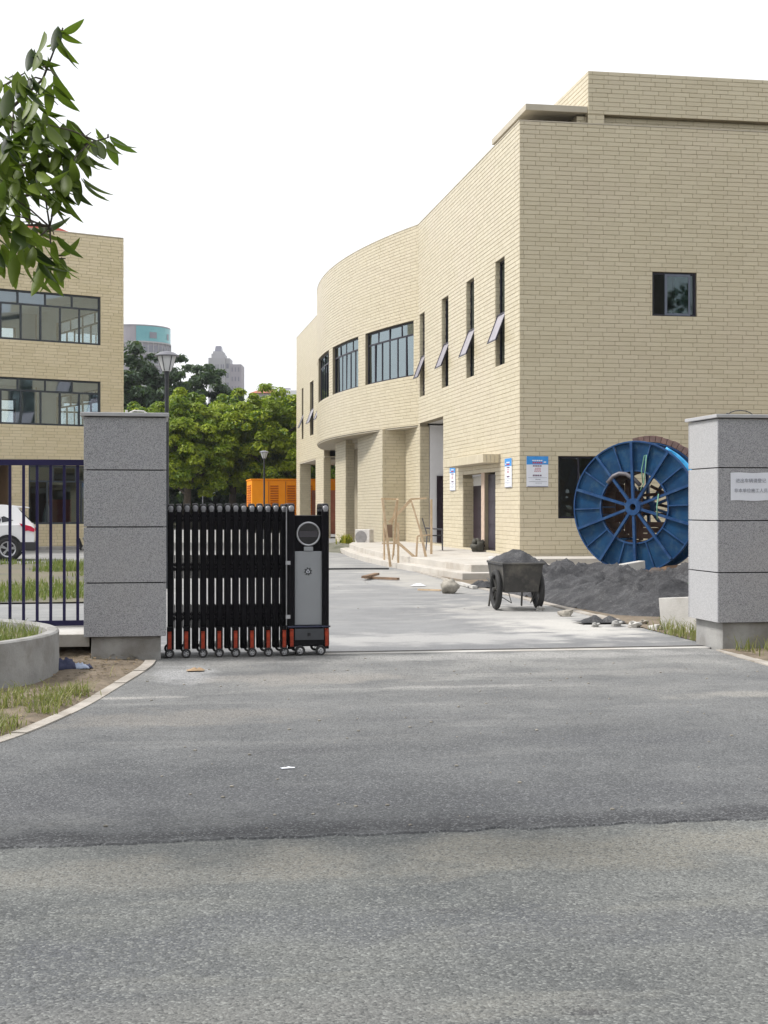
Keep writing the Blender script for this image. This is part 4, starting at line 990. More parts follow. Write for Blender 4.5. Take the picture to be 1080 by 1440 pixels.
for s in (-1, 1):
    b = MB(); b.hexa([(s * .25, -.15, -.02), (s * .85, -.15, -.02), (s * .85, DW + .1, -.02), (s * .25, DW + .1, -.02), (s * .3, -.15, .08), (s * .85, -.15, .26), (s * .85, DW + .1, .26), (s * .3, DW + .1, .08)]); b.build('chock', WOODD, drum)

# wooden lagging on the far flange and a tarpaulin slung between the flanges
for k in range(16):
    a0 = rad(20 + k * 5.2); b = seg(a0, a0 + rad(4.7), DR + .012, DR + .15 + random.uniform(-.012, .01), DW - .06, DW + .03, 1); b.build('lagging_slat', LAG, drum)
tp = thing('tarpaulin', 'bright blue tarpaulin slung between the flanges at the right of the cable drum', 'tarpaulin', dc, -(YAW + rad(33.5)))
V = []
for i in range(19):
    for j in range(9):
        a0 = rad(5 + i * 3.4); rr = DR - .3 + .29 * j / 8 + .012 * mnoise.noise(Vector((i * .6, j * .5, 2))); V.append((rr * math.cos(a0), .42 + .05 * mnoise.noise(Vector((i * .35, j * .5, 7))), rr * math.sin(a0) + dz))
b = MB(); b.add(V, [(i * 9 + j, (i + 1) * 9 + j, (i + 1) * 9 + j + 1, i * 9 + j + 1) for i in range(18) for j in range(8)]); b.build('sheet', TARP, tp, smooth=True, solid=.006)

# ================================================================== NET HEAP
def heapz(x, y):
    # distance to edge of the heap outline
    ex = min((x - (6.72 + .25 * pn(x, y, .5, 3))) / .9, (14.5 - x) / 1.0); ey = min((y - (19.6 + .25 * pn(x, y, .7, 1) + max(0, 8.2 - x) * .35)) / 1.0, ((28.6 + 1.6 * max(0, min(1, x - 7.6))) - y) / 1.4)
    e = max(0, min(1, ex)) * max(0, min(1, ey)); e = e ** .55
    big = .25 + .2 * pn(x, y, .42, 11) + .16 * pn(x, y, 1.0, 5)
    big *= 1 - .62 * max(0, min(1, (x - 8.6) / 1.2)) * max(0, min(1, (y - 24) / 3))
    big += .1 * math.exp(-((x - 8.6) ** 2 / 1.2 + (y - 26.5) ** 2 / 3)) + .1 * math.exp(-((x - 9.6) ** 2 / 1.0 + (y - 23) ** 2 / 2))
    rid = (1 - abs(pn(x + .5 * pn(x, y, 1.2, 9), y * .8, 1.5, 21))) ** 4 * .17 + (1 - abs(pn(x * .9 + y * .5, y, 2.8, 31))) ** 4 * .09 + .05 * abs(pn(x, y, 5, 8))
    big += .17 * (.62 - mnoise.voronoi(Vector((x * 1.05 + .3 * pn(x, y, 1.5, 2), y * .8, 3)))[0][0]) + .07 * (.6 - mnoise.voronoi(Vector((x * 2.6, y * 2.2, 8)))[0][0])
    return -.03 + e * (max(.05, big) + rid - .06 + .03 * pn(x, y, 7, 3))
o = bumpy('net_heap', 6.5, 14.6, 19.0, 31.2, .05, heapz, NET, lambda x, y: heapz(x, y) > -.028)
tag(o, 'heap of earth and rubble under dark grey netting right of the cart', 'heap')
def stone(px, py, r, label, m=ROCK, sq=(1, 1, .8), z=0, name='stone', cat='stone'):
    p = gnd(px, py, z); b = MB(); b.ball((0, 0, r * sq[2] * .82), r, 18, 12, .35, sq); o = b.build(name, m, smooth=True); o.data.transform(Matrix.Identity(4)); o.location = p; o.rotation_euler = (0, 0, random.random() * 6)
    return tag(o, label, cat)
stone(632.5, 834, .165, 'round pale boulder standing alone on the yard road left of the cart', sq=(1, 1, .86))
p = gnd(842, 803, .35)
t = thing('concrete_post', 'light grey concrete post lying on the netted heap below the drum', 'post', (0, 0, 0))
a = at(836, 28.6, zat(806, 28.6)); c = at(903, 29.6, zat(794, 29.6))
b = MB(); b.bar(a, c, .17, .17); b.build('shaft', CONCL, t, world=True, bev=.012); MW[t.name] = Matrix.Identity(4)
# leaning slab beside the right pillar
t = thing('concrete_slab', 'pale concrete slab standing low against the back of the right pillar', 'slab', (6.9, 17.3, 0))
b = MB(); A = Vector((6.66, 17.75, 0)); B = Vector((7.15, 16.75, 0)); n_ = Vector((.09, .045, 0))
b.hexa([A + Vector((0.02, 0, -.05)), B + Vector((0, 0, -.05)), B + n_ + Vector((0, 0, -.05)), A + n_ + Vector((0, 0, -.05)), A + Vector((-.02, 0, .41)), B + Vector((0, 0, .5)), B + n_ + Vector((0, 0, .5)), A + n_ + Vector((0, 0, .41))])
b.build('slab', CONCL, t, world=True, bev=.01)
# rubble bits near the heap
def chunk(px, py, r, label, m):
    b = MB(); b.ball((0, 0, r * .4), r, 7, 5, .75, (1.2, .9, .6)); o = b.build('rubble_chunk', m); o.location = gnd(px, py); o.rotation_euler = (.2, .1, random.random() * 6); return tag(o, label, 'rubble', 'rubble along the netted heap')
for px, py, r_, lab, m in ((760, 858, .07, 'pale rubble chunk touching the right wheel of the cart', CONCL), (796, 866, .1, 'grey rubble chunk between the cart and the black net bundle', ROCK), (838, 881, .06, 'small grey chunk right below the black net bundle', CONC),
                           (868, 880, .08, 'grey chunk just right of the black net bundle', CONC), (893, 882, .09, 'largest pale chunk in front of the heap', CONCL), (906, 877, .06, 'grey chunk behind the largest pale chunk', ROCK), (921, 885, .07, 'pale chunk beside the low concrete slab', CONCL), (946, 889, .06, 'rubble chunk in the weeds by the right pillar', ROCK)):
    chunk(px, py, r_, lab, m)
t = thing('green_net_scrap', 'green scrap of netting on the front slope of the dark heap', 'netting', Vector((8.55, 20.95, heapz(8.55, 20.95) - .0)))
def rag2(sx, sy, h, seed, m, parent, name='cloth', z0=.02):
    V = []; n = 14
    for j in range(n):
        for i in range(n):
            u, v = i / (n - 1) - .5, j / (n - 1) - .5; e = max(0, 1 - (2 * math.hypot(u, v)) ** 2)
            V.append((u * sx * (1 + .3 * mnoise.noise(Vector((u * 3, v * 3, seed)))), v * sy, z0 + h * e * (.6 + .9 * mnoise.noise(Vector((u * 5, v * 5, seed))))))
    b = MB(); b.add(V, [(j * n + i, j * n + i + 1, (j + 1) * n + i + 1, (j + 1) * n + i) for j in range(n - 1) for i in range(n - 1)]); return b.build(name, m, parent, smooth=True)
rag2(.5, .4, .13, 4, mat('green_net', (.035, .1, .03), (.06, .14, .05), 30, .8), t, 'netting')
t = thing('net_bundle', 'black bundle of netting at the very front edge of the heap', 'netting', gnd(842, 876)); rag2(.62, .4, .1, 9, NET, t, 'netting')
t = thing('net_bundle', 'dark folded netting on the ground just left of the cart', 'netting', gnd(682, 826)); rag2(.7, .55, .15, 15, NET, t, 'netting')

# ================================================================== HAND CART
cp = gnd(727, 857); cart = thing('hand_cart', 'dark two wheeled metal hand cart loaded with black netting', 'cart', (cp.x, cp.y + .0, 0), rad(-2))
CARTM = mat('dirty_cart_metal', (.06, .057, .052), (.035, .034, .033), 4, .65, bs=.3, dirt=(.13, .12, .1), dscale=3)
def spoked(x):
    R = .315
    b = MB(); b.lathe([(R - .045 + .045 * math.cos(q), .045 * math.sin(q)) for q in (2 * PI * k / 8 for k in range(8))], 28, 'X', (x, 0, R), closed_prof=True); w = b.build('wheel', RUBBER, cart, smooth=True)
    b = MB(); b.lathe([(R - .075, -.02), (R - .055, -.025), (R - .055, .025), (R - .075, .02)], 28, 'X', (x, 0, R), closed_prof=True); b.lathe([(0, -.05), (.035, -.05), (.04, .05), (0, .05)], 12, 'X', (x, 0, R))
    for k in range(8):
        a = 2 * PI * k / 8; b.bar((x, .03 * math.cos(a), R + .03 * math.sin(a)), (x, (R - .06) * math.cos(a), R + (R - .06) * math.sin(a)), .014, .014)
    b.build('rim', CHROME if False else CARTM, w)
for x in (-.335, .335): spoked(x)
b = MB(); b.tube([(-.37, 0, .315), (.37, 0, .315)], .02, 8); b.build('axle', CARTM, cart)
def panel(name, pts, th=.015):
    b = MB(); n = (Vector(pts[1]) - Vector(pts[0])).cross(Vector(pts[2]) - Vector(pts[0])).normalized() * th
    b.hexa([Vector(p) for p in pts] + [Vector(p) + n for p in pts]); return b.build(name, CARTM, cart)
y0, y1 = -.42, .75
panel('front_panel', [(-.255, y0 + .12, .3), (.255, y0 + .12, .3), (.3, y0, .72), (-.3, y0, .72)])
panel('side_panel', [(-.255, y0 + .12, .3), (-.3, y0, .72), (-.3, y1, .72), (-.255, y1 - .12, .3)]); panel('side_panel', [(.255, y0 + .12, .3), (.255, y1 - .12, .3), (.3, y1, .72), (.3, y0, .72)])
panel('rear_panel', [(-.255, y1 - .12, .3), (-.3, y1, .72), (.3, y1, .72), (.255, y1 - .12, .3)]); panel('floor_panel', [(-.255, y0 + .12, .3), (-.255, y1 - .12, .3), (.255, y1 - .12, .3), (.255, y0 + .12, .3)])
b = MB(); b.tube([(-.33, y0 - .02, .73), (.33, y0 - .02, .73)], .018, 8); b.tube([(-.315, y0, .73), (-.315, y1, .73)], .016, 8); b.tube([(.315, y0, .73), (.315, y1, .73)], .016, 8); b.build('rim_tube', CARTM, cart)
for s in (-1, 1):
    b = MB(); b.tube([(s * .3, -.2, .3), (s * .26, .8, .4), (s * .2, 1.3, .42)], .018, 8); b.build('handle', CARTM, cart)
    b = MB(); b.tube([(s * .25, .7, .4), (s * .27, .85, .0)], .016, 6); b.build('prop_leg', CARTM, cart)
    b = MB(); b.tube([(s * .335, 0, .315), (s * .19, -.25, .3)], .01, 5); b.tube([(s * .2, -.3, .28), (s * .15, -.28, .12), (s * .26, -.1, .2)], .008, 5); b.build('strut', CARTM, cart)
ld = thing('net_load', 'black netting piled in the hand cart', 'netting', (cp.x, cp.y + .17, .66), rad(-2))
V = []; n = 22
for j in range(n):
    for i in range(n):
        u, v = i / (n - 1) - .5, j / (n - 1) - .5; e = max(0, 1 - (2 * max(abs(u), abs(v))) ** 4)
        V.append((u * .66, v * 1.2, -.0 + e * (.21 * (1 - 1.0 * abs(u - .05)) * (1 - .7 * abs(v)) + .07 * abs(pn(u * 3, v * 3, 1.2, 4)) + .02 * pn(u, v, 12, 2)) + (.05 if e == 0 else .06)))
b = MB(); b.add(V, [(j * n + i, j * n + i + 1, (j + 1) * n + i + 1, (j + 1) * n + i) for j in range(n - 1) for i in range(n - 1)]); b.build('netting', NET, ld, smooth=True)
b = MB(); b.ball((-.24, .5, .1), .06, 10, 7, .7, (1.3, 1, .7)); b.build('white_bag', WHITEU, ld, smooth=True)

# ================================================================== THINGS ON THE PLATFORM
wf = thing('wooden_stand', 'rough raw timber frame of posts and braces by the yard kerb', 'frame', (0, 0, 0)); 
fp = gnd(571, 797, .0); wf.location = (fp.x, fp.y, 0); MW[wf.name] = Matrix.Translation((fp.x, fp.y, 0))
def fz(px, py, D): return at(px, D, zat(py, D))
D1, D2 = 37.2, 39.3
bars = [((537.8, 701, D1), (549, 797, D1), .045), ((540, 735, D2), (540.5, 795, D2), .035), ((560, 735, D1), (560, 799, D1), .04), ((537.5, 701.5, D1), (559, 702, D2), .045), ((558.5, 702, D2), (546, 760, D2), .04),
        ((559, 702, D1), (552, 797, D2), .04), ((547, 735, D2), (578, 703, D2), .08), ((577, 702, D2), (600, 700.5, D2), .05), ((578.5, 705, D1), (591, 746, D1), .045), ((591, 744, D1), (601, 794, D1), .045), ((606.5, 702, D2), (606.5, 793, D2), .045),
        ((555, 759, D1), (586, 786, D1), .07), ((560, 799.5, D1), (606.5, 795, D1), .05), ((537, 764, D1), (561, 764, D1), .04), ((587, 754, D2), (605, 752, D2), .035), ((587, 754, D1), (585, 793, D1), .035), ((580, 793, D2), (604, 797, D1), .05)]
for a, c, w in bars:
    A, B = fz(*a), fz(*c)
    if A.z < .12: A.z = max(.0, A.z)
    if B.z < .03: B.z = .03
    b = MB(); b.bar(A, B, w * 1.35, w); b.build('timber', WOODL, wf, world=True)
b = MB(); A, B = fz(541, 738, D1), fz(552, 756, D1); b.hexa([(A.x, A.y, B.z), (B.x, B.y, B.z), (B.x, B.y + .02, B.z), (A.x, A.y + .02, B.z), (A.x, A.y, A.z), (B.x, B.y, A.z), (B.x, B.y + .02, A.z), (A.x, A.y + .02, A.z)]); b.build('board', WOODD, wf, world=True)
# chair
chp = gnd(611, 774, .3); ch = thing('chair', 'black and grey metal armchair on the platform by the porch opening', 'chair', chp, rad(80))
CHM = mat('grey_chair_tube', (.14, .14, .16), (.1, .1, .115), 5, .35, .5)
b = MB(); b.box(-.24, .24, -.23, .23, .43, .46); b.build('seat', DARK, ch, bev=.01)
b = MB(); b.hexa([(-.21, .23, .55), (.21, .23, .55), (.21, .25, .55), (-.21, .25, .55), (-.2, .36, .95), (.2, .36, .95), (.2, .38, .95), (-.2, .38, .95)]); b.build('backrest', DARK, ch)
for s in (-1, 1):
    b = MB(); b.tube([(s * .24, -.24, 0), (s * .24, -.22, .64)], .014, 6); b.build('leg', CHM, ch)
    b = MB(); b.tube([(s * .24, .26, 0), (s * .23, .22, .45), (s * .21, .37, .97)], .014, 6); b.build('leg', CHM, ch)
    b = MB(); b.tube([(s * .24, -.24, .63), (s * .24, .26, .67)], .02, 6); b.build('armrest', CHM, ch)
# white unit, sack, plant, planks
up_ = gnd(512.5, 768, .16); t = thing('outdoor_unit', 'white boxy air conditioner unit standing near the bay pier', 'unit', up_, rad(-35))
b = MB(); b.box(-.3, .3, -.18, .18, .04, .62); b.build('casing', WHITEU, t, bev=.02)
b = MB(); b.lathe([(0, -.19), (.22, -.19), (.24, -.185)], 20, 'Y', (-.05, 0, .33)); b.build('fan_grille', mat('grille_grey', (.25, .24, .24), None, 6, .6), t)
b = MB(); b.box(-.26, -.18, -.16, .16, 0, .04); b.box(.18, .26, -.16, .16, 0, .04); b.build('feet', DARK, t)
t = thing('sack', 'dark full sack standing by the brick wall left of the entrance', 'sack', gnd(673, 776, .3))
b = MB(); b.ball((0, 0, .16), .2, 16, 10, .6, (1.05, .8, .95)); b.ball((-.1, 0, .3), .1, 10, 6, .6, (1, 1, .8)); b.build('sack_body', mat('sack', (.09, .085, .07), (.06, .06, .05), 7, .9, bs=.4), t, smooth=True)
# low soil bank at the pier with a yellow-green plant
def bank(x, y): 
    d = math.hypot((x - 7.4) / 1.5, (y - 53.5) / 4.5); return -.03 + max(0, 1 - d) ** .6 * (.28 + .16 * pn(x, y, 1.8, 4))
o = bumpy('rubble_bank', 5.8, 8.9, 48.5, 58.5, .12, bank, mat('grey_rubble', (.17, .16, .13), (.09, .095, .06), 3, .95, bs=.8, bscale=9, world=True), lambda x, y: bank(x, y) > -.028); tag(o, 'low bank of grey rubble and weeds at the foot of the bay piers', 'heap')
t = thing('shrub', 'small yellow green plant on the rubble bank beside the white unit', 'plant', (7.55, 53.2, .2))
pts = [(random.gauss(0, .12), random.gauss(0, .12), 0) for _ in range(130)]
blades('leaves', pts, .12, .42, .03, leaf_mat('yellow_plant', (.2, .22, .03), (.42, .34, .03), .3), .9, t)
def plank(a, c, w, h, label, m=WOODD):
    b = MB(); b.bar(a, c, w, h); o = b.build('plank', m); return tag(o, label, 'plank')
plank(gnd(514, 812, .03), gnd(560, 814, .03), .09, .05, 'long brown plank lying on the yard road left of the boulder')
plank(gnd(512, 811.5, .07), gnd(530, 807, .07), .12, .05, 'short dark plank crossing the end of the long brown plank')
plank(gnd(588, 829, .02), gnd(620, 830, .02), .05, .03, 'thin stick on the yard road just left of the boulder', WOODL)
plank(gnd(646, 820, .03), gnd(668, 826, .03), .1, .05, 'pale board lying on the kerb right of the boulder', CONCL)
p = gnd(275, 944); o = tag(rag2(.17, .12, .03, 2, CARDB, None, 'cardboard_scrap', .012), 'brown scrap of cardboard on the driveway in front of the gate wheels', 'scrap'); o.location = p
p = gnd(405, 1081); o = tag(rag2(.085, .035, .008, 3, PAPER, None, 'paper_scrap', .006), 'white paper scrap lying on the dark driveway asphalt', 'scrap'); o.location = p; o.rotation_euler = (0, 0, .1)
p = gnd(588, 824); o = tag(rag2(.3, .2, .05, 5, PAPER, None, 'paper_scrap', .01), 'pale scrap by the thin stick on the yard road', 'scrap'); o.location = p
# loose chippings on the asphalt: uncountable
b = MB()
for i in range(200):
    y = random.uniform(6.95, 15) if random.random() < .8 else random.uniform(16, 30); x = random.uniform(-.3, 6); r = random.choice((.004, .006, .008, .011))
    if x < klx(min(max(y, 9.95), 14.9)) + .1: continue
    b.ball((x, y, r * .4), r, 5, 3, .3, (1.3, 1, .6))
stuff(b.build('chippings', ROCK), 'scattered small stone chippings on the driveway', 'gravel')

# ================================================================== STREET LAMPS, GENERATOR
def lamp(p, h, label):
    t = thing('street_lamp', label, 'street lamp', p, 0, 'yard lamps with dark flat caps')
    b = MB(); b.lathe([(.09, 0), (.09, .5), (.06, .55), (.045, .8), (.04, h - .45), (.05, h - .4), (.055, h - .34)], 14); b.build('pole', LAMPD, t, smooth=True)
    b = MB(); b.lathe([(.08, h - .34), (.1, h - .3), (.185, h - .05), (.185, h - .04)], 20); b.build('lamp_shade', FROST, t, smooth=True)
    b = MB(); b.lathe([(.245, h - .045), (.25, h - .03), (.15, h + .03), (.06, h + .05), (0, h + .055)], 24); b.lathe([(.244, h - .045), (0, h - .044)], 24); b.build('lamp_cap', mat('lamp_cap_grey', (.16, .16, .18), None, 3, .4), t)
    b = MB()
    for k in range(6):
        a = 2 * PI * k / 6; b.bar((.09 * math.cos(a), .09 * math.sin(a), h - .33), (.192 * math.cos(a), .192 * math.sin(a), h - .04), .012, .012)
    b.build('lamp_rib', LAMPD, t)
lamp(at(234.5, 28), zat(498, 28), 'tall dark yard lamp rising behind the left gate pillar')
lamp(at(371.5, 71), zat(635, 71), 'small distant yard lamp in front of the orange container')
gx0 = onY(354, 88); gx1 = onY(447.5, 88); gz = 3.28
gn = thing('generator_container', 'bright orange container with louvred doors at the end of the yard', 'container', ((gx0 + gx1) / 2, 90, 0))
b = MB(); b.box(gx0, gx1 + 2.2, 88, 92.3, .25, gz); b.build('body', ORANGE, gn, world=True, bev=.03)
b = MB(); b.box(gx0 + .05, gx1 + 2.15, 88.05, 92.25, 0, .25); b.build('skid', DARK, gn, world=True)
b = MB(); b.box(gx0 - .05, gx1 + 2.25, 87.93, 92.35, gz + .001, gz + .07); b.build('roof', ORANGE, gn, world=True)
for k in range(6):
    xx = gx0 + 1.15 + k * 1.05; 
    if k % 1 == 0:
        lv = MB()
        for i in range(16): z = .6 + i * .15; lv.hexa([(xx, 87.97, z), (xx + .5, 87.97, z), (xx + .5, 87.999, z), (xx, 87.999, z), (xx, 87.93, z + .05), (xx + .5, 87.93, z + .05), (xx + .5, 87.999, z + .09), (xx, 87.999, z + .09)])
        lv.build('louvre', LOUV, gn, world=True)
        b = MB(); b.box(xx - .12, xx - .09, 87.96, 87.999, .35, gz - .1); b.build('door_seam', mat('dark_orange', (.35, .09, .005), None, 3, .5), gn, world=True)
lv = MB()
for i in range(17): z = .5 + i * .15; lv.hexa([(gx0 - .05, 88.6, z), (gx0 - .05, 91.6, z), (gx0 - .001, 91.6, z), (gx0 - .001, 88.6, z), (gx0 - .06, 88.6, z + .04), (gx0 - .06, 91.6, z + .04), (gx0 - .001, 91.6, z + .09), (gx0 - .001, 88.6, z + .09)])
lv.build('louvre', LOUV, gn, world=True)
t = thing('orange_panel_stack', 'reddish orange boards leaning in the far ground floor passage', 'boards', (11.0, 81, 0))
b = MB(); b.box(9.9, 12.2, 84.5, 84.6, 0, 2.6); b.build('board', mat('brick_orange_board', (.55, .2, .12), None, 2, .7), t, world=True)

# ================================================================== SUV
cpn = gnd(50, 787); car = thing('parked_car', 'white sports utility car parked behind the navy railing, rear end showing', 'car', (cpn.x, cpn.y, 0), rad(3))
# local: rear at x=0, nose at x=-4.4, side facing camera y=-.9
low = [(-.02, .52), (0, .72), (-.02, .92), (-.06, 1.02), (-.3, 1.06), (-1.6, 1.05), (-3.2, 1.02), (-3.9, .95), (-4.3, .8), (-4.4, .6), (-4.4, .35), (-4.2, .26), (-.3, .28), (-.08, .4)]
roof = [(-.06, 1.0), (-.12, 1.1), (-.36, 1.36), (-.55, 1.58), (-.9, 1.64), (-1.6, 1.67), (-2.3, 1.62), (-2.75, 1.42), (-3.25, 1.05), (-3.2, 1.0)]
def loft(poly, stations):
    b = MB(); n = len(poly); cx = sum(p[0] for p in poly) / n
    for (y, k, zt) in stations: b.v += [(cx + (x - cx) * k, y * (1 if z < 1.1 else zt), z) for x, z in poly]
    m = len(stations)
    for j in range(m - 1):
        for i in range(n): b.f.append((j * n + i, j * n + (i + 1) % n, (j + 1) * n + (i + 1) % n, (j + 1) * n + i))
    b.f += [tuple(range(n)), tuple((m - 1) * n + i for i in range(n - 1, -1, -1))]; return b
body = loft(low, [(-.88, .985, 1), (-.9, .995, 1), (-.8, 1.0, 1), (.8, 1.0, 1), (.9, .995, 1), (.88, .985, 1)]); body.build('body', CARW, car, bev=.03)
cabin = MB(); n = len(roof)
for y, k in ((-.84, 1), (.84, 1)): cabin.v += [(x, y * (1 - .22 * max(0, (z - 1.0)) / .67), z) for x, z in roof]
cabin.f = [(i, (i + 1) % n, n + (i + 1) % n, n + i) for i in range(n)] + [tuple(range(n)), tuple(range(2 * n - 1, n - 1, -1))]
cabin.build('roof', CARW, car, bev=.03)
CGL = mat('dark_car_glass', (.012, .014, .018), (.02, .022, .026), 2, .06)
def cy(z, o=.004): return -(.84 * (1 - .22 * max(0, z - 1.0) / .67) + o)
for poly in ([(-1.02, 1.1), (-.98, 1.22), (-1.12, 1.5), (-1.85, 1.56), (-1.85, 1.1)], [(-1.93, 1.1), (-1.93, 1.56), (-2.3, 1.53), (-2.65, 1.36), (-2.95, 1.1)], [(-.62, 1.2), (-.95, 1.14), (-.98, 1.3), (-.9, 1.33)]):
    for s in (1, -1):
        g = MB(); g.add([(x, s * cy(z, .012), z) for x, z in poly], [tuple(range(len(poly)))]); g.build('side_window', CGL, car)
g = MB(); g.add([(-.118, -.6, 1.1), (-.118, .6, 1.1), (-.52, .56, 1.52), (-.52, -.56, 1.52)], [(0, 1, 2, 3)]); g.v = [(x + .03, y, z + .02) for x, y, z in g.v]; g.build('rear_window', CGL, car)
b = MB(); b.hexa([(-.75, -.62, 1.6), (-.18, -.6, 1.56), (-.18, .6, 1.56), (-.75, .62, 1.6), (-.75, -.62, 1.66), (-.2, -.6, 1.6), (-.2, .6, 1.6), (-.75, .62, 1.66)]); b.build('spoiler', CARW, car, bev=.01)
for s in (-1, 1):
    b = MB(); pts = [(-.02, .86), (-.01, .95), (-.12, 1.03), (-.45, 1.12), (-.4, 1.04), (-.33, .98), (-.35, .88), (-.2, .9)]
    nn = len(pts); b.v = [(x, s * .895, z) for x, z in pts] + [(x - .0 if x < -.1 else x + .012, s * (.915 if x < -.1 else .6), z) for x, z in pts]; b.v = [(x, s * .86, z) for x, z in pts] + [(x, s * .916, z) for x, z in pts]
    b.f = [tuple(range(nn)), tuple(range(nn, 2 * nn))] + [(i, (i + 1) % nn, nn + (i + 1) % nn, nn + i) for i in range(nn)]; b.build('taillight', TAIL, car)
    b = MB(); b.box(-.0, .015, s * .45 - .2, s * .45 + .2, .88, .98); b.build('taillight', TAIL, car)
b = MB(); b.box(-.5, .025, -.905, .905, .3, .56); b.build('bumper', mat('black_plastic', (.03, .03, .032), None, 5, .6), car, bev=.03)
for x in (-.78, -3.45):
    for s in (-1, 1):
        b = MB(); b.lathe([(0, 0), (.41, 0), (.41, .02 * s)], 26, 'Y', (x, s * .897, .37)); b.build('wheel_arch', DARK, car)
        b = MB(); b.lathe([(.22, -.1), (.32, -.11), (.35, -.07), (.35, .07), (.32, .11), (.22, .1)], 30, 'Y', (x, s * .83, .35), closed_prof=True); w = b.build('wheel', RUBBER, car, smooth=True)
        b = MB(); b.lathe([(0, s * .07), (.05, s * .075), (.06, s * .06)], 12, 'Y', (x, s * .85, .35)); b.lathe([(.2, s * .07), (.235, s * .085), (.235, -s * .05), (.2, -s * .05)], 28, 'Y', (x, s * .85, .35), closed_prof=True)
        for k in range(10):
            a = 2 * PI * (k // 2) / 5 + (.13 if k % 2 else -.13) + .2; b.bar((x + .04 * math.cos(a), s * .915, .35 + .04 * math.sin(a)), (x + .21 * math.cos(a), s * .915, .35 + .21 * math.sin(a)), .032, .03, (0, 1, 0))
        b.build('rim', CHROME, w)
        b = MB(); b.lathe([(0, 0), (.21, 0)], 20, 'Y', (x, s * .87, .35)); b.build('brake_disc', DARK, w)
t = thing('debris_pile', 'pile of dark odds and ends by the left building wall', 'debris', at(112, 52))
for i in range(7):
    b = MB(); a = Vector((random.uniform(-.6, .5), random.uniform(-.3, .3), .05)); b.bar(a, a + Vector((random.uniform(-.5, .6), random.uniform(-.3, .3), random.uniform(.1, .6))), .12, .1); b.build('scrap_bar', CONC if i % 2 else DARK, t)

# ================================================================== TREES
def leaf_cloud(centers, radii, per, size, m, parent, name='crown', flat=.6, up=.5):
    C_ = np.repeat(np.asarray(centers), per, 0); R_ = np.repeat(np.asarray(radii), per)
    n = len(C_); d = rng.normal(size=(n, 3)); d /= np.linalg.norm(d, axis=1)[:, None]
    d[:, 2] = np.where(d[:, 2] < -.35, -d[:, 2], d[:, 2])
    r = R_ * (rng.random(n) ** .45); p = C_ + d * r[:, None] * np.array([1, 1, flat + .2])
    nrm = d + rng.normal(size=(n, 3)) * .55; nrm[:, 2] += up; nrm /= np.linalg.norm(nrm, axis=1)[:, None]
    t = np.cross(nrm, rng.normal(size=(n, 3))); t /= np.linalg.norm(t, axis=1)[:, None]; q = np.cross(nrm, t)
    s = size * rng.uniform(.6, 1.3, n); t = t * s[:, None]; q = q * (s * .5)[:, None]
    V = np.stack([p - t, p - q * .9 + nrm * (s * .12)[:, None], p + t, p + q * .9 + nrm * (s * .12)[:, None]], 1)
    Q = np.arange(n * 4).reshape(n, 4); tone = np.clip(np.repeat(rng.random(len(centers)), per) * .6 + rng.random(n) * .4, 0, .999)
    o = bpy.data.objects.new(name, npmesh(name, V.reshape(-1, 3), Q, m, tone)); put(o, parent); return o
def tree(name, label, base, h, rx, rz_, zc, ncl, per, size, m, clump=.2, group=None, seed=0):
    t = thing(name, label, 'tree', base, 0, group)
    cs = []; rr = []
    while len(cs) < ncl:
        d = Vector((random.gauss(0, 1), random.gauss(0, 1), random.gauss(0, 1))).normalized()
        lump = 1 + .28 * mnoise.noise(d * 1.8 + Vector((seed, seed * 2, 0))); k = random.random() ** .35 * lump
        z = zc + d.z * rz_ * k
        if z < .8: continue
        cs.append((d.x * rx * k, d.y * rx * k, z)); rr.append(rx * clump * random.uniform(.6, 1.25))
    leaf_cloud(cs, rr, per, size, m, t)
    b = MB(); top = zc + rz_ * .4
    b.tube([(0, 0, -.05), (.05 * seed % .3, .1, top * .35), (0, -.1, top * .7), (.1, 0, top)], [.035 * h, .028 * h, .018 * h, .006 * h], 10); b.build('trunk', BARK, t, smooth=True)
    b = MB()
    for k in range(9):
        a = random.random() * 2 * PI; z0 = top * random.uniform(.3, .75); r = rx * random.uniform(.45, .8)
        b.tube([(0, 0, z0), (r * .4 * math.cos(a), r * .4 * math.sin(a), z0 + rz_ * .25), (r * math.cos(a), r * math.sin(a), z0 + rz_ * random.uniform(.2, .5))], [.012 * h, .008 * h, .003 * h], 6)
    b.build('branches', BARK, t, smooth=True); return t
G = 'trees at the end of the yard'
row = [(188, 112, 566, 3.6, 'bright green bushy tree nearest the left building, its crown above the left pillar'), (262, 106, 556, 4.2, 'bright yellow green tree directly behind the first tall lamp'), (325, 112, 562, 4.0, 'mid green tree between the tall lamp and the small lamp'),
       (372, 108, 543, 4.4, 'tallest bright green tree, above the orange container'), (432, 112, 548, 4.2, 'bright green tree half hidden by the end of the right building')]
for i, (px, D, py, r, lab) in enumerate(row):
    h = zat(py, D); tree('camphor_tree', lab, at(px, D), h, r, (h - 2.4) * .5, (h + 2.4) * .5, 260, 230, .17, CAMPH, .15, G, i + 1)
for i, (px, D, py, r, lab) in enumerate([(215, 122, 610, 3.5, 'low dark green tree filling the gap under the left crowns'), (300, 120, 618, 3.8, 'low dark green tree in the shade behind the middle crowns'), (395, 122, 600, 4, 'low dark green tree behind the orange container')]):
    h = zat(py, D); tree('understorey_tree', lab, at(px, D), h, r, (h - .4) * .52, h * .5, 120, 160, .3, DARKT, .22, G, i + 11)
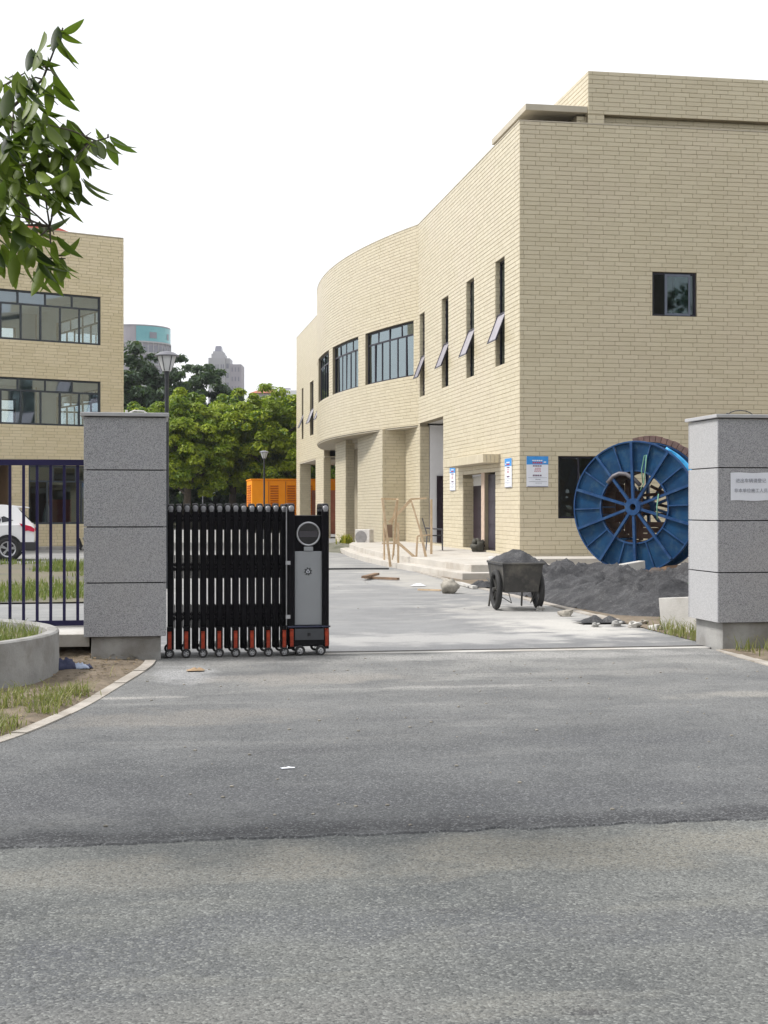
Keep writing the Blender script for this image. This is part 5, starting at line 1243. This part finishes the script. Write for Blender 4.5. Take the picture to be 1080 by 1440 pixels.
for i, (px, D, py, r, lab) in enumerate([(160, 150, 496, 5.5, 'dark feathery tree beside the left building below the round tower'), (215, 150, 494, 5.2, 'dark feathery tree behind the lamp head'), (277, 152, 506, 4.6, 'dark feathery tree left of the stepped tower'), (312, 152, 549, 2.6, 'small dark tree at the foot of the stepped tower')]):
    h = zat(py, D); tree('dark_tree', lab, at(px, D), h, r, h * .36, h * .64, 150, 130, .3, DARKT, .19, 'dark trees behind the bright row', i + 21)
b = MB(); 
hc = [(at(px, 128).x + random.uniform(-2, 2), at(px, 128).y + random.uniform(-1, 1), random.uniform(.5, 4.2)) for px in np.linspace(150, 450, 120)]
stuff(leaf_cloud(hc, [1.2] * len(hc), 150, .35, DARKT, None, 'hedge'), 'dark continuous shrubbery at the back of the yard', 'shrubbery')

# foreground tree: trunk outside the frame at the left, leaf sprays hanging into view
ftb = at(-330, 7.0)
ft = thing('street_tree', 'leafy broadleaf tree reaching in from the upper left with large hanging leaves', 'tree', ftb)
crown0 = Vector((ftb.x, ftb.y, 2.4))
b = MB(); b.tube([ftb + Vector((0, 0, -.05)), ftb + Vector((.03, 0, 1.2)), ftb + Vector((.06, .05, 2.6)), ftb + Vector((.1, 0, 4.4))], [.13, .1, .085, .04], 12); b.build('trunk', BARK, ft, smooth=True, world=True)
LV = []
n = 8
for i in range(n):
    u = i / (n - 1); w = (math.sin(PI * u ** .8) ** .8 * .17 if 0 < u < 1 else 0) + .004; zz = -.28 * u * u
    LV += [(-w, u, zz + w * .22), (-w * .5, u, zz + w * .05), (0, u, zz), (w * .5, u, zz + w * .05), (w, u, zz + w * .22)]
LF = [(i * 5 + k, i * 5 + k + 1, (i + 1) * 5 + k + 1, (i + 1) * 5 + k) for i in range(n - 1) for k in range(4)]
lfb = MB(); lfb.add(LV, LF); lfm = lfb.mesh('leaf', FGLEAF, True); LVA = np.array(LV)
limbs = [[(-330, 330), (-200, 250), (-90, 190), (10, 150), (60, 110), (88, 45)], [(-320, 340), (-180, 290), (-60, 235), (40, 215), (110, 195), (152, 188)], [(-320, 350), (-170, 320), (-60, 275), (30, 255), (80, 248), (112, 258)],
         [(-320, 380), (-200, 350), (-90, 325), (0, 322), (40, 315), (70, 322)], [(-320, 420), (-200, 380), (-100, 352), (0, 348), (50, 356), (92, 360)], [(-320, 330), (-200, 210), (-110, 140), (-30, 110), (10, 95), (35, 85)]]
brs = MB(); LP = []
for li, l in enumerate(limbs):
    pts = [at(px, 7.0 - .07 * i + .12 * (li % 3), zat(py, 6.7)) for i, (px, py) in enumerate(l)]; pts[0] = Vector((ftb.x + .08, ftb.y, 2.0 + .35 * li / 2))
    brs.tube(pts, [.03, .022, .014, .009, .006, .003], 7); LP += [pts[i].lerp(pts[i + 1], t / 5) for i in range(1, 5) for t in range(5)] + [pts[-1]]
sprays = [(88, 45, 7), (70, 70, 7), (60, 95, 6), (80, 108, 5), (40, 112, 7), (12, 110, 9), (52, 140, 9), (82, 148, 6), (30, 158, 10), (6, 150, 10), (66, 175, 9), (100, 172, 8), (128, 186, 7), (152, 190, 8), (92, 200, 10), (45, 190, 11), (16, 195, 12), (122, 212, 8), (68, 218, 12), (40, 225, 12), (95, 236, 10), (58, 248, 11), (10, 232, 12), (112, 256, 8), (30, 258, 11), (84, 262, 8), (14, 275, 9), (4, 300, 9), (28, 312, 7), (62, 318, 8), (76, 330, 5), (8, 340, 8), (44, 350, 6), (92, 360, 9), (72, 366, 4), (24, 356, 6)]
tot = 0; extraV = []; extraF = []
for (px, py, k) in sprays:
    D = random.uniform(6.35, 6.95); tip = at(px, D, zat(py, D)); near = min(LP, key=lambda q: (q - tip).length)
    if (near - tip).length > .02: brs.tube([near, near.lerp(tip, .5) + Vector((0, 0, .01)), tip], [.005, .004, .002], 5)
    out = (tip - Vector((ftb.x, ftb.y, tip.z - .35))).normalized()
    for i in range(int(k * 1.12)):
        a = 2 * PI * i / k + random.uniform(-.6, .6); side = Vector((math.cos(a), math.sin(a), 0))
        d = (out * .45 + side * .5 + Vector((0, 0, random.uniform(-1.8, -.55)))).normalized()
        if random.random() < .05: d = (out * .6 + side * .6 + Vector((0, 0, .1))).normalized()
        L = random.uniform(.12, .175); s_ = Vector((0, 0, 1)).cross(d); s_ = s_.normalized() if s_.length > .1 else Vector((1, 0, 0))
        nn = d.cross(s_) * -1; roll = random.uniform(-.8, .8); s2 = s_ * math.cos(roll) + nn * math.sin(roll); n2 = s2.cross(d)
        base_ = tip + side * .015 - out * random.uniform(-.01, .12) + Vector((0, 0, random.uniform(-.03, .03)))
        M = Matrix(((s2.x, d.x, n2.x, base_.x - ftb.x), (s2.y, d.y, n2.y, base_.y - ftb.y), (s2.z, d.z, n2.z, base_.z), (0, 0, 0, 1))) @ Matrix.Diagonal((L * random.uniform(.85, 1.1), L, L, 1))
        if i < k and tot < 298:
            o = bpy.data.objects.new('leaf', lfm); put(o, ft); o.matrix_basis = M; tot += 1
        else:
            A = np.array(M); q = len(extraV) * len(LV); extraV.append(LVA @ A[:3, :3].T + A[:3, 3]); extraF += [tuple(v + q for v in f) for f in LF]
brs.build('branches', BARK, ft, smooth=True, world=True)
o = bpy.data.objects.new('leaves', npmesh('leaves', np.concatenate(extraV), extraF, FGLEAF, np.repeat(rng.random(len(extraV)), len(LF)))); put(o, ft); o['kind'] = 'stuff'; o.data.polygons.foreach_set('use_smooth', [True] * len(o.data.polygons))
# the rest of its crown, outside the picture to the left
cs = [(random.gauss(-.35, .45), random.gauss(.0, .5), random.uniform(2.5, 5.2)) for _ in range(60)]
cs = [c for c in cs if c[0] + ftb.x < at(-120, 7).x]
o = leaf_cloud(cs, [.3] * len(cs), 14, .075, FGLEAF, ft, 'crown'); o['kind'] = 'stuff'

# ================================================================== FAR TOWERS
tw = thing('tower', 'distant round tower with a teal glass top above the dark trees', 'tower', at(190, 430))
R = 10.6; TZ = zat(462, 430)
b = MB(); b.lathe([(R, 0), (R, TZ - 8.5), (R - .15, TZ - 8.5), (R - .15, TZ - .3), (R, TZ - .3), (R, TZ), (0, TZ)], 48); b.build('shaft', TOWP, tw)
b = MB(); a0, a1 = rad(-88), rad(30); b.lathe([(R + .05, TZ - 5.2), (R + .05, TZ - .4)], 24, 'Z', (0, 0, 0), a0, a1); b.build('glass_band', TEALG, tw)
for k in range(13):
    a = rad(-88 + k * 9.5); b = MB(); b.tube([((R + .1) * math.cos(a), (R + .1) * math.sin(a), 0), ((R + .1) * math.cos(a), (R + .1) * math.sin(a), TZ - 5.2)], .16, 4); b.build('mullion', TOWC, tw)
for z in np.arange(TZ - 5.3, 5, -3.3):
    b = MB(); b.lathe([(R + .1, z), (R + .22, z), (R + .22, z + .45), (R + .1, z + .45)], 36, 'Z', (0, 0, 0), rad(-130), rad(30)); b.build('storey_band', TOWC, tw)
for z in np.arange(TZ - 8.2, TZ - 20, -3.3):
    for k in range(8):
        a = rad(-84 + k * 10); b = MB(); c, s = (R + .06) * math.cos(a), (R + .06) * math.sin(a); tx, ty = -math.sin(a) * .8, math.cos(a) * .8
        b.add([(c - tx, s - ty, z), (c + tx, s + ty, z), (c + tx, s + ty, z + 2.1), (c - tx, s - ty, z + 2.1)], [(0, 1, 2, 3)]); b.build('window', TOWD, tw)
for px_, w_ in ((213, 1.2), (228, .6)):
    a = rad(-60 if w_ > 1 else -25); c, s = (R + .12) * math.cos(a), (R + .12) * math.sin(a); tx, ty = -math.sin(a) * w_, math.cos(a) * w_
    b = MB(); b.add([(c - tx, s - ty, TZ - 3.9), (c + tx, s + ty, TZ - 3.9), (c + tx, s + ty, TZ - 2.1), (c - tx, s - ty, TZ - 2.1)], [(0, 1, 2, 3)]); b.build('window', TOWD, tw)
DT = 450; q = at(318, DT)
t2 = thing('tower', 'distant grey stepped tower with a small cap on its crown', 'tower', q, -YAW)
def tb(px0, px1, py, dep, name, m=TOWC, z0=0, y0=0):
    x0 = (px0 - 318) * DT / F; x1 = (px1 - 318) * DT / F; z = zat(py, DT); b = MB(); b.box(x0, x1, y0, y0 + dep, z0, z); return b.build(name, m, t2)
tb(293, 317, 503, 9, 'block'); tb(317.2, 323, 503.5, 8, 'block', TOWC, 0, .5); tb(323.2, 339, 512, 10, 'block', TOWP, 0, .4)
tb(297, 315, 497, 8, 'setback', TOWC, zat(503, DT) + .02, .5); tb(299, 313, 493.5, 7, 'setback', TOWC, zat(497, DT) + .02, 1); 
b = MB(); x0, x1 = (301 - 318) * DT / F, (311 - 318) * DT / F; za, zb = zat(493.5, DT) + .02, zat(485.5, DT)
b.hexa([(x0, 1.5, za), (x1, 1.5, za), (x1, 6, za), (x0, 6, za), (x0 + .3, 2, zb), (x1 - .3, 2, zb), (x1 - .3, 5.5, zb), (x0 + .3, 5.5, zb)]); b.build('roof_cap', TOWD, t2)
for k in range(14):
    z = zat(511, DT) - k * 3.0
    for px0, px1, y in ((316.8, 322.6, .48),): 
        x0 = (px0 - 318) * DT / F; x1 = (px1 - 318) * DT / F; b = MB(); b.box(x0 + .25, x1 - .25, y - .05, y, z - 1.6, z); b.build('window', TOWD, t2)
    for px0 in (295, 298.2, 303, 306, 310.5, 313.5):
        x0 = (px0 - 318) * DT / F; b = MB(); b.box(x0, x0 + .3, -.05, -.001, z - 1.6, z - .3); b.build('window', TOWD, t2)
    for px0 in (325.5, 330, 334.5):
        x0 = (px0 - 318) * DT / F; b = MB(); b.box(x0, x0 + .4, .35, .399, z - 2.6, z - 1.2); b.build('window', TOWD, t2)
DH = 210; q = at(376, DH); hs_ = thing('house', 'distant house with a red pitched roof above the bright trees', 'house', q, -YAW)
b = MB(); b.box(-2.2, 1.6, 0, 6, 0, zat(553, DH)); b.build('wall', TOWC, hs_)
ze, zr = zat(553, DH) + .01, zat(545, DH)
b = MB(); b.add([(-2.6, -.4, ze), (1.8, -.4, ze), (1.8, 6.4, ze), (-2.6, 6.4, ze), (-.5, 1, zr), (.3, 1, zr), (.3, 5, zr), (-.5, 5, zr)], [(0, 1, 5, 4), (1, 2, 6, 5), (2, 3, 7, 6), (3, 0, 4, 7), (4, 5, 6, 7), (0, 3, 2, 1)]); b.build('roof', REDROOF, hs_)
b = MB(); b.box(-.35, .25, 1.2, 1.8, zr + .01, zr + .35); b.build('chimney', REDROOF, hs_)
q = at(406, 230); hw_ = thing('house', 'distant pale flat roofed block beside the end of the right building', 'house', q, -YAW)
b = MB(); b.box(-1.6, 3, 0, 6, 0, zat(549, 230)); b.build('wall', WHITEP, hw_)
b = MB(); b.box(-1.2, -.1, 1, 2, zat(549, 230) + .01, zat(546.5, 230)); b.build('roof_house', WHITEP, hw_)
b = MB(); b.box(-1.5, .2, .8, 2.2, zat(546.5, 230) + .01, zat(545, 230)); b.build('roof', TOWC, hw_)

bc = []; br_ = []
for x in range(-60, 75, 3):
    hgt = 16.2 + 4 * mnoise.noise(Vector((x * .21, 1, 1))) + 2.5 * mnoise.noise(Vector((x * .6, 5, 1)))
    for _ in range(40): bc.append((x + random.uniform(-2.5, 2.5), -30 + random.uniform(-3, 3), random.uniform(.3, 1) * hgt)); br_.append(random.uniform(.9, 1.7))
stuff(leaf_cloud(bc, br_, 45, .4, DARKT, None, 'roadside_trees'), 'dark row of roadside trees across the street, mirrored in the window panes', 'trees')
hb = MB(); hb.box(-740, 740, -160, 1040, -1.06, 75); hz = hb.build('haze', MORTAR); hz['kind'] = 'stuff'; hz['label'] = 'thin pale haze in the air over the whole place'; hz['category'] = 'haze'
hm_ = bpy.data.materials.new('haze_air'); hm_.use_nodes = True; q = hm_.node_tree; q.nodes.clear()
pv = q.nodes.new('ShaderNodeVolumePrincipled'); pv.inputs['Density'].default_value = .00016; pv.inputs['Color'].default_value = (.9, .93, 1, 1); oo = q.nodes.new('ShaderNodeOutputMaterial')
q.links.new(pv.outputs[0], oo.inputs['Volume']); hz.data.materials[0] = hm_
